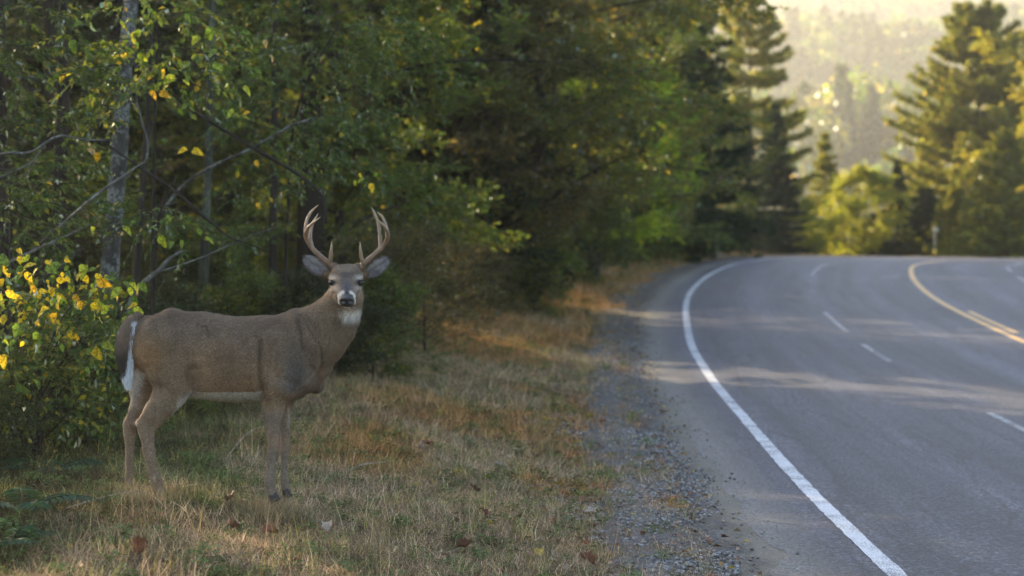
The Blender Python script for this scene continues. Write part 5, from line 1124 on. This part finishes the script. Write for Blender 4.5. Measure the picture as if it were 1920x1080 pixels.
for fx, fy, nn_ in ((-1.95, 10.47, 60), (-2.18, 10.72, 50), (-1.34, 10.50, 230), (-1.27, 10.68, 130)):
    x = fx + rg.normal(0, .09, nn_); y = fy + rg.normal(-.16, .07, nn_); P.append(np.c_[x, y, ground_z(x, y) - .004, rg.uniform(0, 6.28, nn_), rg.uniform(.5, .75, nn_), rg.choice([0, 4, 5, 6], nn_, p=[.1, .3, .3, .3]), verge_colour(x, y, offs(x, y)) * rg.uniform(.9, 1.6, (nn_, 1))])
P = np.concatenate(P)
def scatter_obj(name, P, collection, label):
    me = bpy.data.meshes.new(name); me.vertices.add(len(P)); me.vertices.foreach_set('co', P[:, :3].astype(np.float32).ravel())
    a = me.attributes.new('rz', 'FLOAT_VECTOR', 'POINT'); v = np.zeros((len(P), 3), np.float32); v[:, 2] = P[:, 3]; v[:, :2] = np.random.default_rng(1).normal(0, .12, (len(P), 2)); a.data.foreach_set('vector', v.ravel())
    a = me.attributes.new('sc', 'FLOAT', 'POINT'); a.data.foreach_set('value', P[:, 4].astype(np.float32))
    a = me.attributes.new('ki', 'INT', 'POINT'); a.data.foreach_set('value', P[:, 5].astype(np.int32))
    a = me.attributes.new('gcol', 'FLOAT_COLOR', 'POINT'); a.data.foreach_set('color', np.c_[P[:, 6:9], np.ones(len(P))].astype(np.float32).ravel())
    o = obj(name, me, kind='stuff'); o['label'] = label
    g = bpy.data.node_groups.new(name, 'GeometryNodeTree'); g.interface.new_socket('Geometry', in_out='INPUT', socket_type='NodeSocketGeometry'); g.interface.new_socket('Geometry', in_out='OUTPUT', socket_type='NodeSocketGeometry')
    nd = g.nodes; ln = g.links; gi = nd.new('NodeGroupInput'); gout = nd.new('NodeGroupOutput'); ip = nd.new('GeometryNodeInstanceOnPoints'); ci = nd.new('GeometryNodeCollectionInfo')
    ci.inputs['Collection'].default_value = collection; ci.inputs['Separate Children'].default_value = True; ci.inputs['Reset Children'].default_value = True
    def at(nm, ty): n_ = nd.new('GeometryNodeInputNamedAttribute'); n_.data_type = ty; n_.inputs[0].default_value = nm; return n_.outputs[0]
    ln.new(gi.outputs[0], ip.inputs['Points']); ln.new(ci.outputs[0], ip.inputs['Instance']); ip.inputs['Pick Instance'].default_value = True
    ln.new(at('ki', 'INT'), ip.inputs['Instance Index']); ln.new(at('sc', 'FLOAT'), ip.inputs['Scale'])
    e2r = nd.new('FunctionNodeEulerToRotation'); ln.new(at('rz', 'FLOAT_VECTOR'), e2r.inputs[0]); ln.new(e2r.outputs[0], ip.inputs['Rotation'])
    ln.new(ip.outputs[0], gout.inputs[0]); o.modifiers.new('scatter', 'NODES').node_group = g; return o
scatter_obj('grass', P, tcol, 'dry matted verge grass with green patches between road and wood')

# loose stones on the shoulder
gcoll = bpy.data.collections.new('stones')
M_stone = principled('stone_chip', lambda nd, ln: (lambda a: (setattr(a, 'attribute_type', 'INSTANCER'), a.outputs[0])[1])(N(nd, 'Attribute', attribute_name='gcol')), .85)
for i in range(4):
    me = rock_mesh(450 + i, .011); bm = bmesh.new(); bm.from_mesh(me); bmesh.ops.dissolve_limit(bm, angle_limit=.5, verts=bm.verts, edges=bm.edges); bmesh.ops.triangulate(bm, faces=bm.faces); bm.to_mesh(me); bm.free()
    me.materials.clear(); me.materials.append(M_stone); gcoll.objects.link(bpy.data.objects.new('stone_%d' % i, me))
n_ = 60000; y = 8.5 + (rg.uniform(0, 1, n_) ** 1.3) * 20; o = -(.42 + 1.7 * rg.uniform(0, 1, n_) ** .9); k_ = (fbm(o * 2, y, .8, 95) > .40 + .25 * sm(-.95, -.6, o) ) | (rg.uniform(0, 1, n_) < .10); k_ &= (o < -.62) | (rg.uniform(0, 1, n_) < .25); y, o = y[k_], o[k_]; x = np.interp(y, EDGE[:900, 1], EDGE[:900, 0]) + o
g_ = rg.uniform(.05, .32, (len(x), 1)) * np.array([[1.05, 1, .98]]) ; br = rg.uniform(0, 1, len(x)) < .2; g_[br] *= np.array([1.1, .9, .7])
z = roadz(x, y) + np.where(o > -1.45, .006 + .022 * sm(-.95, -1.3, o), ground_z(x, y) - roadz(x, y) + .004)
scatter_obj('gravel_stones', np.c_[x, y, z, rg.uniform(0, 6.28, len(x)), (.25 + 1.2 * rg.uniform(0, 1, len(x)) ** 2.2), rg.integers(0, 4, len(x)), g_], gcoll, 'loose grey stone chips along the shoulder')
# fallen leaf litter nobody could count
n_ = 5200; y = rg.uniform(7.5, 40, n_) ; o = -np.where(rg.uniform(0, 1, n_) < .45, rg.uniform(.7, 2.4, n_), rg.uniform(1.5, 7, n_)); x = np.interp(y, EDGE[:900, 1], EDGE[:900, 0]) + o; z = np.maximum(ground_z(x, y) + rg.uniform(.01, .05, n_), roadz(x, y) + .02); L_ = rg.uniform(.02, .065, n_)
V, F = leafquads(np.stack([x, y, z], -1), rg.normal(0, 1, (n_, 3)) * (1, 1, .3), rg.normal(0, .5, (n_, 3)) + (0, 0, 1), L_, L_ * .65, .2, .2)
obj('leaf_litter', mesh('leaf_litter', V, F, M_dry, np.repeat(pick([(3, (.20, .12, .06)), (2, (.30, .22, .14)), (1, (.22, .08, .04)), (1, (.36, .28, .05))], n_, rg), 4, 0)), kind='stuff')['label'] = 'small scattered dry leaves in the grass'
